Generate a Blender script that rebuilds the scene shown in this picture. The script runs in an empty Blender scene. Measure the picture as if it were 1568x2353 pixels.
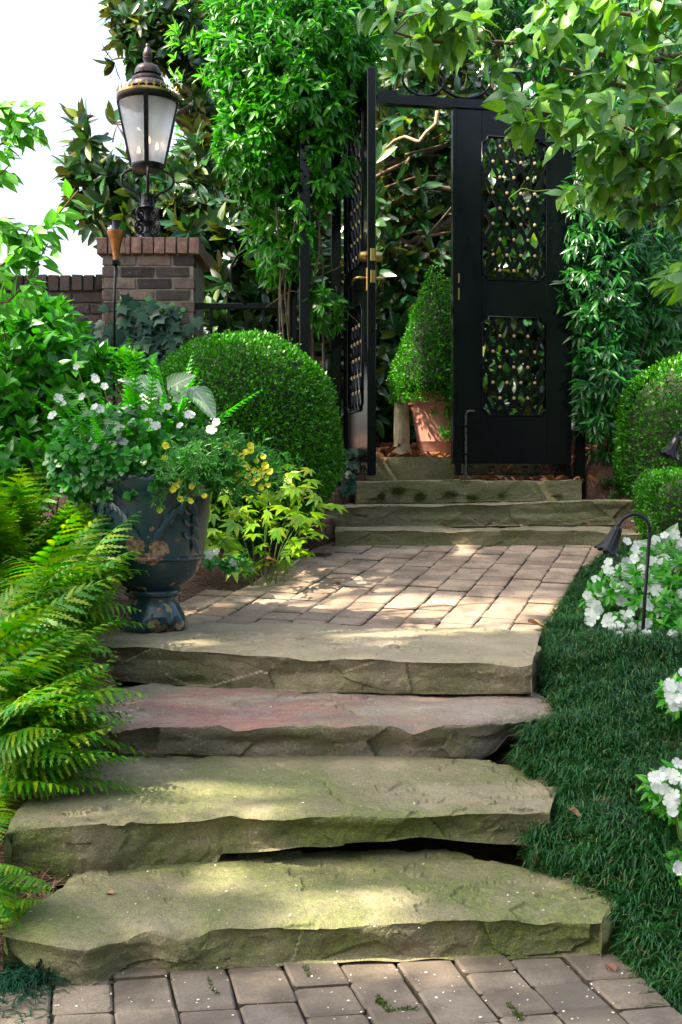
import bpy, math, random
import numpy as np
from mathutils import Matrix, Vector

random.seed(7)
rng = np.random.default_rng(11)
R = math.radians
scene = bpy.context.scene
COL = scene.collection

# ------------------------------------------------------------------ camera, sky, sun, exposure
EYE = 1.042                     # eye height above the lower paving
FD, CX, YH = 2665.0, 784.0, 1094.0   # focal length, centre column and horizon row of the 1568x2353 photograph
cam = bpy.data.cameras.new('camera')
cam_o = bpy.data.objects.new('camera', cam)
COL.objects.link(cam_o)
cam_o.location = (0, 0, EYE)
cam_o.rotation_euler = (R(90), 0, 0)
cam.sensor_fit = 'VERTICAL'
cam.sensor_height = 36.0
cam.lens = 36.0 * FD / 2353.0
cam.shift_y = -82.5 / 2353.0
cam.clip_start, cam.clip_end = 0.05, 500.0
scene.camera = cam_o

SUN_EL, SUN_AZ = R(50), R(-112)      # azimuth measured from +Y towards +X
SUN = np.array([math.sin(SUN_AZ) * math.cos(SUN_EL), math.cos(SUN_AZ) * math.cos(SUN_EL), math.sin(SUN_EL)])
world = bpy.data.worlds.new('World')
scene.world = world
world.use_nodes = True
wn = world.node_tree
sky = wn.nodes.new('ShaderNodeTexSky')
sky.sky_type = 'NISHITA'
sky.sun_disc = False
sky.sun_elevation = SUN_EL
sky.sun_rotation = SUN_AZ
sky.dust_density = 7.0
sky.air_density = 1.0
sky.ozone_density = 0.6
hs = wn.nodes.new('ShaderNodeHueSaturation'); hs.inputs['Saturation'].default_value = .8
wn.links.new(sky.outputs[0], hs.inputs['Color']); wn.links.new(hs.outputs[0], wn.nodes['Background'].inputs[0])
wn.nodes['Background'].inputs[1].default_value = 0.15

sun_d = bpy.data.lights.new('sun', 'SUN')
sun_d.energy = 4.0
sun_d.angle = R(0.53)
sun_d.color = (1.0, 0.88, 0.68)
sun_o = bpy.data.objects.new('sun', sun_d)
COL.objects.link(sun_o)
sun_o.location = (-8, -4, 12)
sun_o.rotation_euler = Vector(SUN).to_track_quat('Z', 'Y').to_euler()

scene.view_settings.view_transform = 'Standard'
scene.view_settings.look = 'None'
scene.view_settings.exposure = 2.0
scene.view_settings.gamma = 1.0
scene.cycles.max_bounces = 8
scene.cycles.transparent_max_bounces = 12
scene.cycles.use_denoising = True

# ------------------------------------------------------------------ helpers: picture <-> place
def wp(u, v, Y):
    return np.array([(u - CX) * Y / FD, Y, EYE - (v - YH) * Y / FD])

def gp(u, v, z):
    Y = FD * (EYE - z) / (v - YH)
    return np.array([(u - CX) * Y / FD, Y, z])

Z1, Z2, Z3, Z4 = 0.095, 0.221, 0.3295, 0.453
LS = 0.1224                            # slope of the paved landing
def lz(Y):
    return Z4 + (Y - 4.6) * LS

def lp(u, v):
    Y = 3070.0 / ((v - YH) + LS * FD)
    return np.array([(u - CX) * Y / FD, Y, lz(Y)])

c3 = lambda x, y: (.5041 * x, 735.3 + .5041 * y)
c4 = lambda x, y: (777.6 + .5041 * x, 735.3 + .5041 * y)
c5 = lambda x, y: (.5041 * x, 1525.7 + .5041 * y)
c6 = lambda x, y: (777.6 + .5041 * x, 1525.7 + .5041 * y)

PROF_Y = [-40, 0, 1.8, 2.3, 2.6, 3.0, 3.4, 3.9, 4.6, 6.3, 6.75, 7.0, 7.4, 8.5, 12, 60]
PROF_Z = [-1.5, -.05, -.05, -.05, .06, .19, .29, .41, .44, .64, .80, .95, 1.12, 1.22, 1.5, 3.0]
REDGE_Y = [-5, 1.8, 2.2, 2.5, 2.60, 2.72, 2.84, 2.95, 3.12, 3.32, 3.5, 3.9, 4.4, 5.3, 6.1, 6.3, 6.9, 7.4]
REDGE_X = [1.0, .76, .66, .60, .60, .50, .44, .54, .54, .49, .64, .69, .76, 1.04, 1.36, 1.5, 1.62, 1.5]
LEDGE_Y = [-5, 1.8, 2.3, 2.5, 2.75, 3.0, 3.4, 3.9, 4.4, 4.75, 5.5, 6.2, 6.35, 7.0, 7.4]
LEDGE_X = [-.9, -.7, -.62, -.66, -.72, -.78, -.78, -.82, -.9, -.74, -.39, -.08, -.1, -.05, 0.0]

def smooth(t):
    t = np.clip(t, 0, 1)
    return t * t * (3 - 2 * t)

def ground_z(x, y):
    x = np.asarray(x, float); y = np.asarray(y, float)
    z = np.interp(y, PROF_Y, PROF_Z)
    re = np.interp(y, REDGE_Y, REDGE_X); le = np.interp(y, LEDGE_Y, LEDGE_X)
    near = (y < 7.5)
    z = z + np.where(near, .05 * smooth((x - re) / .25) + .07 * np.clip(x - re - .3, 0, 3), 0)
    z = z + np.where(near, .03 * smooth((le - x) / .3) + .10 * np.clip(le - x - .3, 0, 3), 0)
    inside = smooth((re + .03 - x) / .05) * smooth((x - le - .03) / .05)
    z = z - np.where(near, (.16 + .25 * smooth((y - 6.1) / .25)) * inside, 0)
    return z

# ------------------------------------------------------------------ helpers: noise, meshes, things
def _hash(ix, iy, iz, seed):
    n = (ix * 374761393 + iy * 668265263 + iz * 1440662683 + seed * 974634617) & 0xffffffff
    n = ((n ^ (n >> 13)) * 1274126177) & 0xffffffff
    n = n ^ (n >> 16)
    return (n & 0xffff) / 65535.0

def vnoise(P, seed=0):
    P = np.asarray(P, float)
    i = np.floor(P).astype(np.int64); f = P - i
    f = f * f * (3 - 2 * f)
    r = 0
    for dx in (0, 1):
        wx = f[..., 0] if dx else 1 - f[..., 0]
        for dy in (0, 1):
            wy = f[..., 1] if dy else 1 - f[..., 1]
            for dz in (0, 1):
                wz = f[..., 2] if dz else 1 - f[..., 2]
                r = r + wx * wy * wz * _hash(i[..., 0] + dx, i[..., 1] + dy, i[..., 2] + dz, seed)
    return r * 2 - 1

def fbm(P, seed=0, octs=4):
    a, s, r = 1.0, 1.0, 0
    P = np.asarray(P, float)
    for k in range(octs):
        r = r + a * vnoise(P * s, seed + k * 17)
        a *= .5; s *= 2.03
    return r

def make_mesh(name, V, F, mat, sm=False):
    me = bpy.data.meshes.new(name)
    V = np.asarray(V, np.float32)
    if isinstance(F, np.ndarray) and F.ndim == 2:
        n, k = F.shape
        me.vertices.add(len(V)); me.vertices.foreach_set('co', V.ravel())
        me.loops.add(n * k); me.loops.foreach_set('vertex_index', F.astype(np.int32).ravel())
        me.polygons.add(n)
        me.polygons.foreach_set('loop_start', np.arange(0, n * k, k, dtype=np.int32))
        me.polygons.foreach_set('loop_total', np.full(n, k, np.int32))
        me.update(calc_edges=True)
    else:
        me.from_pydata([tuple(map(float, v)) for v in V], [], [tuple(int(i) for i in f) for f in F])
    if sm is True:
        me.polygons.foreach_set('use_smooth', np.ones(len(me.polygons), bool))
    elif sm:
        me.polygons.foreach_set('use_smooth', np.ones(len(me.polygons), bool))
        me.set_sharp_from_angle(angle=R(sm))
    if mat is not None:
        me.materials.append(mat)
    return me

def tag(o, label=None, cat=None, group=None, kind=None):
    if label: o['label'] = label
    if cat: o['category'] = cat
    if group: o['group'] = group
    if kind: o['kind'] = kind
    return o

def thing(name, label, cat, loc=(0, 0, 0), group=None, rz=0.0):
    o = bpy.data.objects.new(name, None)
    COL.objects.link(o)
    o.empty_display_size = .1
    o.location = tuple(float(c) for c in loc); o.rotation_euler = (0, 0, rz)
    return tag(o, label, cat, group)

def put(name, me, parent=None, local=False):
    """link a mesh; a part modelled in place is moved back by its thing's position"""
    o = bpy.data.objects.new(name, me)
    COL.objects.link(o)
    if parent is not None:
        o.parent = parent
        if not local and parent.parent is None:
            o.location = -Vector(parent.location)
    return o

def part(name, V, F, mat, parent=None, sm=False, local=False, kind=None, label=None):
    o = put(name, make_mesh(name, V, F, mat, sm), parent, local)
    if kind: o['kind'] = kind
    if label: o['label'] = label
    return o

class G:
    """collects simple solids for one mesh"""
    def __init__(self): self.V, self.F = [], []
    def add(self, V, F):
        b = len(self.V)
        self.V += [tuple(v) for v in V]; self.F += [tuple(i + b for i in f) for f in F]
        return self
    def box(self, lo, hi, ch=0.0):
        (x0, y0, z0), (x1, y1, z1) = lo, hi
        if ch <= 0:
            V = [(x0, y0, z0), (x1, y0, z0), (x1, y1, z0), (x0, y1, z0), (x0, y0, z1), (x1, y0, z1), (x1, y1, z1), (x0, y1, z1)]
            return self.add(V, [(3, 2, 1, 0), (4, 5, 6, 7), (0, 1, 5, 4), (1, 2, 6, 5), (2, 3, 7, 6), (3, 0, 4, 7)])
        V, F = chamfer_box((x1 - x0), (y1 - y0), (z1 - z0), ch)
        c = ((x0 + x1) / 2, (y0 + y1) / 2, (z0 + z1) / 2)
        return self.add([(v[0] + c[0], v[1] + c[1], v[2] + c[2]) for v in V], F)
    def tube(self, pts, rad, n=8, cap=True):
        pts = [Vector(p) for p in pts]
        m = len(pts)
        rads = rad if hasattr(rad, '__len__') else [rad] * m
        V, F = [], []
        ref = Vector((0, 0, 1))
        prev = None
        for i, p in enumerate(pts):
            t = (pts[min(i + 1, m - 1)] - pts[max(i - 1, 0)])
            t = t.normalized() if t.length > 1e-9 else Vector((0, 0, 1))
            if prev is None:
                a = t.cross(ref)
                if a.length < .1: a = t.cross(Vector((1, 0, 0)))
            else:
                a = prev - t * prev.dot(t)
                if a.length < 1e-6: a = t.cross(ref)
            a.normalize(); prev = a
            b = t.cross(a)
            for k in range(n):
                th = 2 * math.pi * k / n
                V.append(tuple(p + (a * math.cos(th) + b * math.sin(th)) * rads[i]))
        for i in range(m - 1):
            for k in range(n):
                k2 = (k + 1) % n
                F.append((i * n + k, i * n + k2, (i + 1) * n + k2, (i + 1) * n + k))
        if cap:
            F.append(tuple(range(n - 1, -1, -1))); F.append(tuple((m - 1) * n + k for k in range(n)))
        return self.add(V, F)
    def lathe(self, prof, c=(0, 0, 0), n=32, wob=None):
        V, F = [], []
        for j, (r, z) in enumerate(prof):
            for k in range(n):
                th = 2 * math.pi * k / n
                rr = max(r, 1e-4)
                if wob: rr, zz = wob(rr, z, th)
                else: zz = z
                V.append((c[0] + rr * math.cos(th), c[1] + rr * math.sin(th), c[2] + zz))
        for j in range(len(prof) - 1):
            for k in range(n):
                k2 = (k + 1) % n
                F.append((j * n + k, j * n + k2, (j + 1) * n + k2, (j + 1) * n + k))
        return self.add(V, F)
    def out(self, name, mat, parent=None, sm=False, local=False, kind=None, label=None):
        return part(name, self.V, self.F, mat, parent, sm, local, kind, label)

def chamfer_box(sx, sy, sz, c):
    hx, hy, hz = sx / 2, sy / 2, sz / 2
    V, F = [], []
    idx = {}
    for x in (-1, 1):
        for y in (-1, 1):
            for z in (-1, 1):
                for a in range(3):
                    p = [x * (hx - c), y * (hy - c), z * (hz - c)]
                    p[a] = (x * hx, y * hy, z * hz)[a]
                    idx[(x, y, z, a)] = len(V); V.append(tuple(p))
    def fc(ids, n):
        a, b, d = (Vector(V[ids[0]]), Vector(V[ids[1]]), Vector(V[ids[2]]))
        if (b - a).cross(d - b).dot(Vector(n)) < 0: ids = ids[::-1]
        F.append(tuple(ids))
    for a in range(3):
        o = [(1, 2), (0, 2), (0, 1)][a]
        for s in (-1, 1):
            ids = []
            for (p, q) in ((-1, -1), (1, -1), (1, 1), (-1, 1)):
                k = [0, 0, 0]; k[a] = s; k[o[0]] = p; k[o[1]] = q
                ids.append(idx[(k[0], k[1], k[2], a)])
            n = [0, 0, 0]; n[a] = s
            fc(ids, n)
    for a in range(3):
        b, d = [(1, 2), (0, 2), (0, 1)][a]
        for s in (-1, 1):
            for t in (-1, 1):
                ids = []
                for (e, ax) in ((-1, b), (1, b), (1, d), (-1, d)):
                    k = [0, 0, 0]; k[a] = e; k[b] = s; k[d] = t
                    ids.append(idx[(k[0], k[1], k[2], ax)])
                n = [0, 0, 0]; n[b] = s; n[d] = t
                fc(ids, n)
    for x in (-1, 1):
        for y in (-1, 1):
            for z in (-1, 1):
                fc([idx[(x, y, z, 0)], idx[(x, y, z, 1)], idx[(x, y, z, 2)]], (x, y, z))
    return V, F

# ------------------------------------------------------------------ helpers: materials
class N:
    def __init__(self, name):
        self.m = bpy.data.materials.new(name); self.m.use_nodes = True
        self.t = self.m.node_tree
        self.b = self.t.nodes['Principled BSDF']; self.o = self.t.nodes['Material Output']
    def n(self, kind, **kw):
        x = self.t.nodes.new('ShaderNode' + kind)
        for k, v in kw.items(): setattr(x, k, v)
        return x
    def l(self, a, b): self.t.links.new(a, b)
    def pos(self):
        return self.n('NewGeometry').outputs['Position']
    def objc(self):
        return self.n('TexCoord').outputs['Object']
    def noise(self, scale, detail=4, rough=.55, vec=None, stretch=None, dist=0):
        x = self.n('TexNoise'); x.inputs['Scale'].default_value = scale
        x.inputs['Detail'].default_value = detail; x.inputs['Roughness'].default_value = rough
        x.inputs['Distortion'].default_value = dist
        v = vec if vec is not None else self.pos()
        if stretch:
            mp = self.n('Mapping'); mp.inputs['Scale'].default_value = stretch
            self.l(v, mp.inputs['Vector']); v = mp.outputs[0]
        self.l(v, x.inputs['Vector'])
        return x.outputs['Fac']
    def ramp(self, fac, stops):
        r = self.n('ValToRGB'); el = r.color_ramp.elements
        while len(el) < len(stops): el.new(.5)
        for e, (p, c) in zip(el, stops):
            e.position = p; e.color = (c[0], c[1], c[2], 1) if hasattr(c, '__len__') else (c, c, c, 1)
        self.l(fac, r.inputs[0]); return r.outputs[0]
    def mix(self, fac, a, b, blend='MIX'):
        x = self.n('Mix', data_type='RGBA', blend_type=blend)
        for s, val in ((x.inputs[0], fac), (x.inputs[6], a), (x.inputs[7], b)):
            if isinstance(val, (int, float)): s.default_value = val
            elif isinstance(val, tuple): s.default_value = (*val, 1)
            else: self.l(val, s)
        return x.outputs[2]
    def math(self, op, a, b=0.0):
        x = self.n('Math', operation=op)
        for s, val in ((x.inputs[0], a), (x.inputs[1], b)):
            if isinstance(val, (int, float)): s.default_value = val
            else: self.l(val, s)
        return x.outputs[0]
    def bump(self, h, strength=.4, dist=.01):
        x = self.n('Bump'); x.inputs['Strength'].default_value = strength; x.inputs['Distance'].default_value = dist
        self.l(h, x.inputs['Height']); self.l(x.outputs[0], self.b.inputs['Normal'])
    def col(self, c):
        if isinstance(c, tuple): self.b.inputs['Base Color'].default_value = (*c, 1)
        else: self.l(c, self.b.inputs['Base Color'])
    def set(self, **kw):
        for k, v in kw.items():
            self.b.inputs[k.replace('_', ' ')].default_value = v
        return self
    def rnd(self):
        g = self.n('NewGeometry').outputs['Random Per Island']; o = self.n('ObjectInfo').outputs['Random']
        return self.math('FRACT', self.math('ADD', g, o))

def leaf_mat(name, cols, rough=.42, transl=.3, back=None, tcol=None, spec=.5, vein=None):
    m = N(name)
    k = len(cols)
    c = m.ramp(m.rnd(), [(i / max(1, k - 1), col) for i, col in enumerate(cols)])
    nz = m.noise(1.7, 2)
    c = m.mix(m.math('MULTIPLY', nz, .5), c, m.mix(1.0, c, (.72, .95, .62), 'MULTIPLY'))
    hs = m.n('HueSaturation'); hs.inputs['Saturation'].default_value = 1.0 if name.startswith(('white', 'dead', 'leaf_litter', 'pine')) else 1.1
    hs.inputs['Value'].default_value = 1.0 if name.startswith(('white', 'dead', 'leaf_litter', 'pine')) else 1.02
    if not name.startswith(('white', 'dead', 'leaf_litter', 'pine', 'yellow', 'fern', 'magnolia')): hs.inputs['Hue'].default_value = .51
    m.l(c, hs.inputs['Color']); c = hs.outputs[0]
    if vein:
        sep = m.n('SeparateXYZ'); m.l(m.objc(), sep.inputs[0])
        ax = m.math('ABSOLUTE', sep.outputs['X'])
        lines = m.ramp(m.math('ABSOLUTE', m.math('SINE', m.math('ADD', m.math('MULTIPLY', sep.outputs['Y'], 20), m.math('MULTIPLY', ax, -24)))), [(.0, .55), (.22, 0)])
        mid = m.ramp(ax, [(.006, .9), (.02, 0)])
        vv = m.math('MAXIMUM', lines, mid)
        c = m.mix(vv, c, m.mix(1.0, c, (1.7, 1.5, 1.6), 'MULTIPLY'))
        blot = m.ramp(m.noise(7, 3, .6, m.objc()), [(.35, .35), (.55, 0)])
        c = m.mix(blot, c, m.mix(1.0, c, (.75, .7, .6), 'MULTIPLY'))
    if back:
        c = m.mix(m.n('NewGeometry').outputs['Backfacing'], c, back)
    m.col(c); m.set(Roughness=rough); m.b.inputs['Specular IOR Level'].default_value = spec
    if transl > 0:
        tr = m.n('BsdfTranslucent'); mx = m.n('MixShader'); mx.inputs[0].default_value = transl
        tc = m.mix(1.0, c, tcol or (1.5, 1.7, .5), 'MULTIPLY')
        m.l(tc, tr.inputs[0]); m.l(m.b.outputs[0], mx.inputs[1]); m.l(tr.outputs[0], mx.inputs[2])
        m.l(mx.outputs[0], m.o.inputs[0])
    return m.m

VEINED = {}
_leaf = leaf_mat
def leaf_mat(name, cols, *a, **k):
    r = _leaf(name, cols, *a, **k)
    if name in ('dogwood_leaf', 'magnolia_leaf', 'shrub_leaf', 'young_leaf', 'broad_leaf', 'impatiens_bed_leaf', 'impatiens_leaf'):
        VEINED[name] = _leaf(name + '_veined', cols, *a, vein=True, **k)
    return r

def simple(name, c, rough=.6, metal=0.0, nscale=0, namt=.3, bump=0, coat=0, spec=.5):
    m = N(name)
    if nscale:
        f = m.noise(nscale, 5)
        d = tuple(x * (1 - namt) for x in c); b = tuple(min(1, x * (1 + namt)) for x in c)
        m.col(m.ramp(f, [(.3, d), (.7, b)]))
        if bump: m.bump(f, bump, .004)
    else: m.col(c)
    m.set(Roughness=rough, Metallic=metal); m.b.inputs['Coat Weight'].default_value = coat
    m.b.inputs['Specular IOR Level'].default_value = spec
    return m.m

M = {}
# foliage
M['box'] = leaf_mat('boxwood', [(.02, .09, .012), (.045, .16, .015), (.12, .32, .025), (.03, .12, .014), (.07, .22, .02)], .38, .3)
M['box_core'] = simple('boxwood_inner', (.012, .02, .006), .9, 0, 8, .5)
M['vine'] = leaf_mat('vine_leaf', [(.028, .115, .018), (.045, .18, .02), (.075, .25, .025), (.13, .34, .04)], .36, .35)
M['bamboo'] = leaf_mat('narrow_leaf', [(.016, .08, .022), (.028, .125, .028), (.055, .19, .03)], .3, .28)
M['magnolia'] = leaf_mat('magnolia_leaf', [(.015, .06, .03), (.022, .08, .032), (.045, .12, .03), (.018, .065, .03), (.13, .17, .025)], .22, .14, back=(.07, .075, .02), spec=.9)
M['dogwood'] = leaf_mat('dogwood_leaf', [(.06, .15, .06), (.09, .2, .08), (.15, .29, .06), (.2, .32, .05), (.1, .22, .08)], .36, .42, tcol=(1.3, 1.5, .4))
M['sprig'] = leaf_mat('young_leaf', [(.1, .25, .05), (.15, .35, .07), (.2, .42, .1)], .45, .5)
M['shrub'] = leaf_mat('shrub_leaf', [(.04, .15, .03), (.065, .22, .03), (.11, .3, .04)], .34, .33)
M['maple'] = leaf_mat('light_tree_leaf', [(.05, .2, .03), (.09, .3, .04)], .5, .45)
M['shade'] = leaf_mat('shade_tree_leaf', [(.04, .13, .02), (.06, .17, .03)], .5, .3)
M['ivy'] = leaf_mat('ivy_leaf', [(.008, .036, .024), (.013, .052, .032), (.022, .075, .038)], .42, .1, spec=.3)
M['ivy_new'] = leaf_mat('young_ivy_leaf', [(.05, .2, .06), (.09, .26, .05)], .4, .3)
M['fern'] = leaf_mat('fern_frond', [(.035, .16, .018), (.06, .22, .02), (.12, .26, .015), (.19, .27, .012), (.07, .23, .02)], .5, .36)
M['fern2'] = leaf_mat('sword_fern', [(.06, .27, .02), (.1, .36, .03)], .45, .4)
M['hosta'] = leaf_mat('broad_leaf', [(.1, .36, .03), (.13, .4, .04)], .4, .45)
M['imp'] = leaf_mat('impatiens_leaf', [(.03, .13, .035), (.045, .18, .04), (.08, .25, .04)], .35, .3)
M['impg'] = leaf_mat('impatiens_bed_leaf', [(.045, .17, .03), (.07, .25, .03), (.12, .31, .04)], .38, .35)
M['cali'] = leaf_mat('trailing_leaf', [(.05, .16, .04), (.1, .27, .05)], .45, .35)
M['helle'] = leaf_mat('yellow_green_leaf', [(.13, .28, .02), (.22, .33, .02), (.1, .27, .03), (.32, .34, .025)], .42, .4)
M['mondo'] = leaf_mat('mondo_grass', [(.009, .034, .009), (.015, .055, .012), (.03, .09, .02), (.012, .045, .011), (.055, .14, .04), (.02, .085, .025), (.018, .075, .022), (.03, .1, .03), (.12, .13, .05)], .3, .15)
M['white'] = leaf_mat('white_petal', [(.5, .53, .56), (.62, .64, .67), (.68, .7, .72)], .6, .25, tcol=(1, 1, 1))
M['yellow'] = leaf_mat('yellow_petal', [(.8, .7, .06), (.85, .78, .2)], .5, .3, tcol=(1, 1, .8))
M['throat'] = simple('petal_throat', (.55, .4, .02), .6)
M['dead'] = leaf_mat('dead_leaf', [(.16, .06, .03), (.22, .1, .05), (.3, .17, .09), (.2, .07, .06)], .6, .15, tcol=(1, .8, .5))
M['litter'] = leaf_mat('leaf_litter', [(.2, .05, .025), (.28, .09, .04), (.36, .17, .07), (.13, .04, .02)], .6, .1, tcol=(1, .8, .5))
M['needle'] = leaf_mat('pine_needle', [(.12, .06, .04), (.2, .105, .07), (.28, .17, .115)], .6, 0)
M['moss'] = leaf_mat('moss', [(.035, .06, .01), (.06, .09, .012)], .9, .1)
M['fleck'] = simple('fallen_petal', (.7, .7, .64), .7)
M['bark'] = simple('bark', (.1, .075, .05), .85, 0, 14, .5, .8)
M['twig'] = simple('twig', (.13, .08, .045), .8, 0, 30, .4, .4)
M['stem'] = simple('green_stem', (.08, .16, .03), .6)
# metals and glazes
def iron(name, c=(.003, .004, .006), rough=.13):
    m = N(name)
    f = m.noise(35, 4)
    m.col(m.ramp(f, [(.3, tuple(x * .7 for x in c)), (.75, tuple(x * 1.5 for x in c))]))
    m.l(m.ramp(m.noise(6, 5), [(.3, rough * .8), (.7, rough * 1.5)]), m.b.inputs['Roughness'])
    m.bump(m.noise(120, 3), .05, .002)
    m.b.inputs['Specular IOR Level'].default_value = .22
    return m.m
M['iron'] = iron('black_gate_paint')
M['iron2'] = iron('black_lamp_paint', (.012, .014, .018), .22)
M['bronze'] = simple('aged_copper_roof', (.055, .042, .048), .38, .55, 12, .35)
M['gold'] = simple('gilt_crown', (.36, .25, .07), .35, .8, 40, .3)
M['brass'] = simple('brass', (.42, .3, .11), .32, 1.0, 20, .15)
M['rosette'] = simple('pale_gilt_rosette', (.6, .48, .25), .42, .3)
M['copper'] = simple('worn_copper', (.34, .16, .06), .35, .8, 25, .35)
M['candle'] = simple('candle_sleeve', (.25, .25, .27), .6)
def glow(name, c, s):
    m = N(name); m.b.inputs['Emission Color'].default_value = (*c, 1); m.b.inputs['Emission Strength'].default_value = s
    m.col((.8, .6, .4)); return m.m
M['flame'] = glow('lit_bulb', (1, .66, .34), 2.0)
def seeded_glass():
    m = N('seeded_glass')
    gl = m.n('BsdfGlass'); gl.inputs['IOR'].default_value = 1.1; gl.inputs['Roughness'].default_value = .12
    tr = m.n('BsdfTransparent'); tr.inputs[0].default_value = (.9, .93, .97, 1)
    gs = m.n('BsdfGlossy'); gs.inputs['Roughness'].default_value = .12
    df = m.n('BsdfTranslucent'); df.inputs[0].default_value = (.86, .92, 1.0, 1)
    v = m.n('TexVoronoi'); v.inputs['Scale'].default_value = 70; m.l(m.pos(), v.inputs['Vector'])
    bp = m.n('Bump'); bp.inputs['Strength'].default_value = .5; bp.inputs['Distance'].default_value = .004
    m.l(v.outputs['Distance'], bp.inputs['Height']); m.l(bp.outputs[0], gs.inputs['Normal'])
    a = m.n('MixShader'); a.inputs[0].default_value = .7; m.l(tr.outputs[0], a.inputs[1]); m.l(df.outputs[0], a.inputs[2])
    b = m.n('MixShader'); b.inputs[0].default_value = .12; m.l(a.outputs[0], b.inputs[1]); m.l(gs.outputs[0], b.inputs[2])
    m.l(b.outputs[0], m.o.inputs[0]); return m.m
M['glass'] = seeded_glass()
# ground
def ground_mat():
    m = N('mulch_soil')
    f = m.noise(9, 6, .65); g = m.noise(70, 3)
    c = m.ramp(f, [(.3, (.06, .03, .02)), (.55, (.11, .058, .038)), (.75, (.17, .1, .065))])
    m.col(m.mix(m.math('MULTIPLY', g, .5), c, (.05, .025, .015)))
    m.bump(g, .8, .02); m.set(Roughness=.95); return m.m
M['soil'] = ground_mat()
def paver_mat(name, a, b, c):
    m = N(name)
    r = m.n('ObjectInfo').outputs['Random']
    base = m.ramp(r, [(0, tuple(x * .78 for x in a)), (.25, a), (.6, b), (.85, c), (1, tuple(x * .62 for x in c))])
    f = m.noise(7, 5, .6); g = m.noise(160, 3, .7)
    base = m.mix(m.ramp(f, [(.40, 0), (.62, .9)]), base, tuple(x * .45 for x in a))
    base = m.mix(m.ramp(m.noise(23, 4, .7), [(.58, 0), (.72, .5)]), base, (.12, .13, .06))
    base = m.mix(m.ramp(g, [(.35, .45), (.6, 0)]), base, (.09, .075, .06))
    m.col(base); m.bump(g, .55, .004); m.set(Roughness=.9); return m.m
M['paver'] = paver_mat('tan_paver', (.43, .31, .225), (.48, .36, .265), (.37, .285, .225))
M['paver2'] = paver_mat('grey_tan_paver', (.22, .175, .135), (.29, .235, .175), (.175, .148, .125))
M['joint'] = simple('joint_sand', (.075, .06, .042), .95, 0, 60, .5, .6)
def stone_mat(name, a, b, moss=.5, pink=0.0, dark=.5, seed=0.0, topmoss=.5):
    m = N(name)
    geo = m.n('NewGeometry'); pos = geo.outputs['Position']
    off = m.n('VectorMath', operation='ADD'); off.inputs[1].default_value = (seed, seed * .7, seed * .3)
    m.l(pos, off.inputs[0]); p = off.outputs[0]
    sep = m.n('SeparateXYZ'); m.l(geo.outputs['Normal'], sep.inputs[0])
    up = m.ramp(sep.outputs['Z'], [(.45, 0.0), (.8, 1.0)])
    f = m.noise(5, 6, .6, p, (1, 1, 2.2)); fine = m.noise(60, 6, .7, p); strat = m.noise(9, 5, .6, p, (.35, .35, 3.0))
    grit = m.noise(260, 2, .7, p)
    c = m.ramp(f, [(.28, tuple(x * .62 for x in a)), (.5, a), (.72, b)])
    c = m.mix(m.math('MULTIPLY', strat, .55), c, tuple(x * .6 for x in a))
    if pink:
        pk = m.math('MULTIPLY', m.ramp(m.noise(4.2, 5, .65, p, (.5, 1, 1), .6), [(.43, 0), (.58, 1)]), m.math('MULTIPLY', up, pink))
        c = m.mix(pk, c, m.ramp(m.noise(13, 4, .6, p, (.4, 1, 1)), [(.35, (.21, .10, .12)), (.55, (.33, .15, .13)), (.7, (.37, .22, .19))]))
        rr = m.ramp(m.noise(11, 4, .7, p, (.5, 1, 1)), [(.55, 0), (.68, .6)])
        c = m.mix(m.math('MULTIPLY', rr, up), c, (.42, .37, .30))
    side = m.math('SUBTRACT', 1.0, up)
    c = m.mix(m.math('MULTIPLY', side, .38), c, (.10, .092, .06))  # side faces darkened in the colour: riser shade along with grime
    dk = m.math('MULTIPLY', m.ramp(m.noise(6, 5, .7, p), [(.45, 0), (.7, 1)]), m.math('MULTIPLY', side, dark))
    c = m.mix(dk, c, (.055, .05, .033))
    ms = m.ramp(m.noise(2.6, 5, .68, p, None, .5), [(.40, 0), (.58, 1)])
    mm = m.math('MULTIPLY', ms, m.math('ADD', m.math('MULTIPLY', side, moss * .85), m.math('MULTIPLY', up, topmoss * .6)))
    c = m.mix(mm, c, m.ramp(fine, [(.35, (.035, .068, .005)), (.65, (.15, .205, .018))]))
    c = m.mix(m.ramp(fine, [(.30, .5), (.52, 0)]), c, tuple(x * .5 for x in a))
    c = m.mix(m.ramp(grit, [(.55, 0), (.75, .45)]), c, tuple(min(1, x * 1.5) for x in b))
    c = m.mix(m.ramp(m.noise(420, 2, .6, p), [(.34, .45), (.46, 0)]), c, (.06, .055, .04))
    m.col(c); m.set(Roughness=.88)
    h = m.math('ADD', m.math('MULTIPLY', fine, .7), m.math('ADD', m.math('MULTIPLY', strat, .6), m.math('MULTIPLY', grit, .25)))
    m.bump(h, .9, .014); return m.m
SA, SB = (.30, .265, .20), (.43, .38, .29)
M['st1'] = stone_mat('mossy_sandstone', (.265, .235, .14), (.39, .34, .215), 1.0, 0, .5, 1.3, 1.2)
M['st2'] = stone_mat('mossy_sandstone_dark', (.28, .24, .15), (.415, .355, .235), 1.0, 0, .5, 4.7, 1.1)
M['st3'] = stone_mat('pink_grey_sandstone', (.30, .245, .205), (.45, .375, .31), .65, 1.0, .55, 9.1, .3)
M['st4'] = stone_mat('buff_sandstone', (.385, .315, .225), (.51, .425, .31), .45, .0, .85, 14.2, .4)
M['st5'] = stone_mat('pale_grey_sandstone', (.30, .265, .17), (.42, .37, .25), .5, 0, .35, 21.0, .35)
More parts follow.
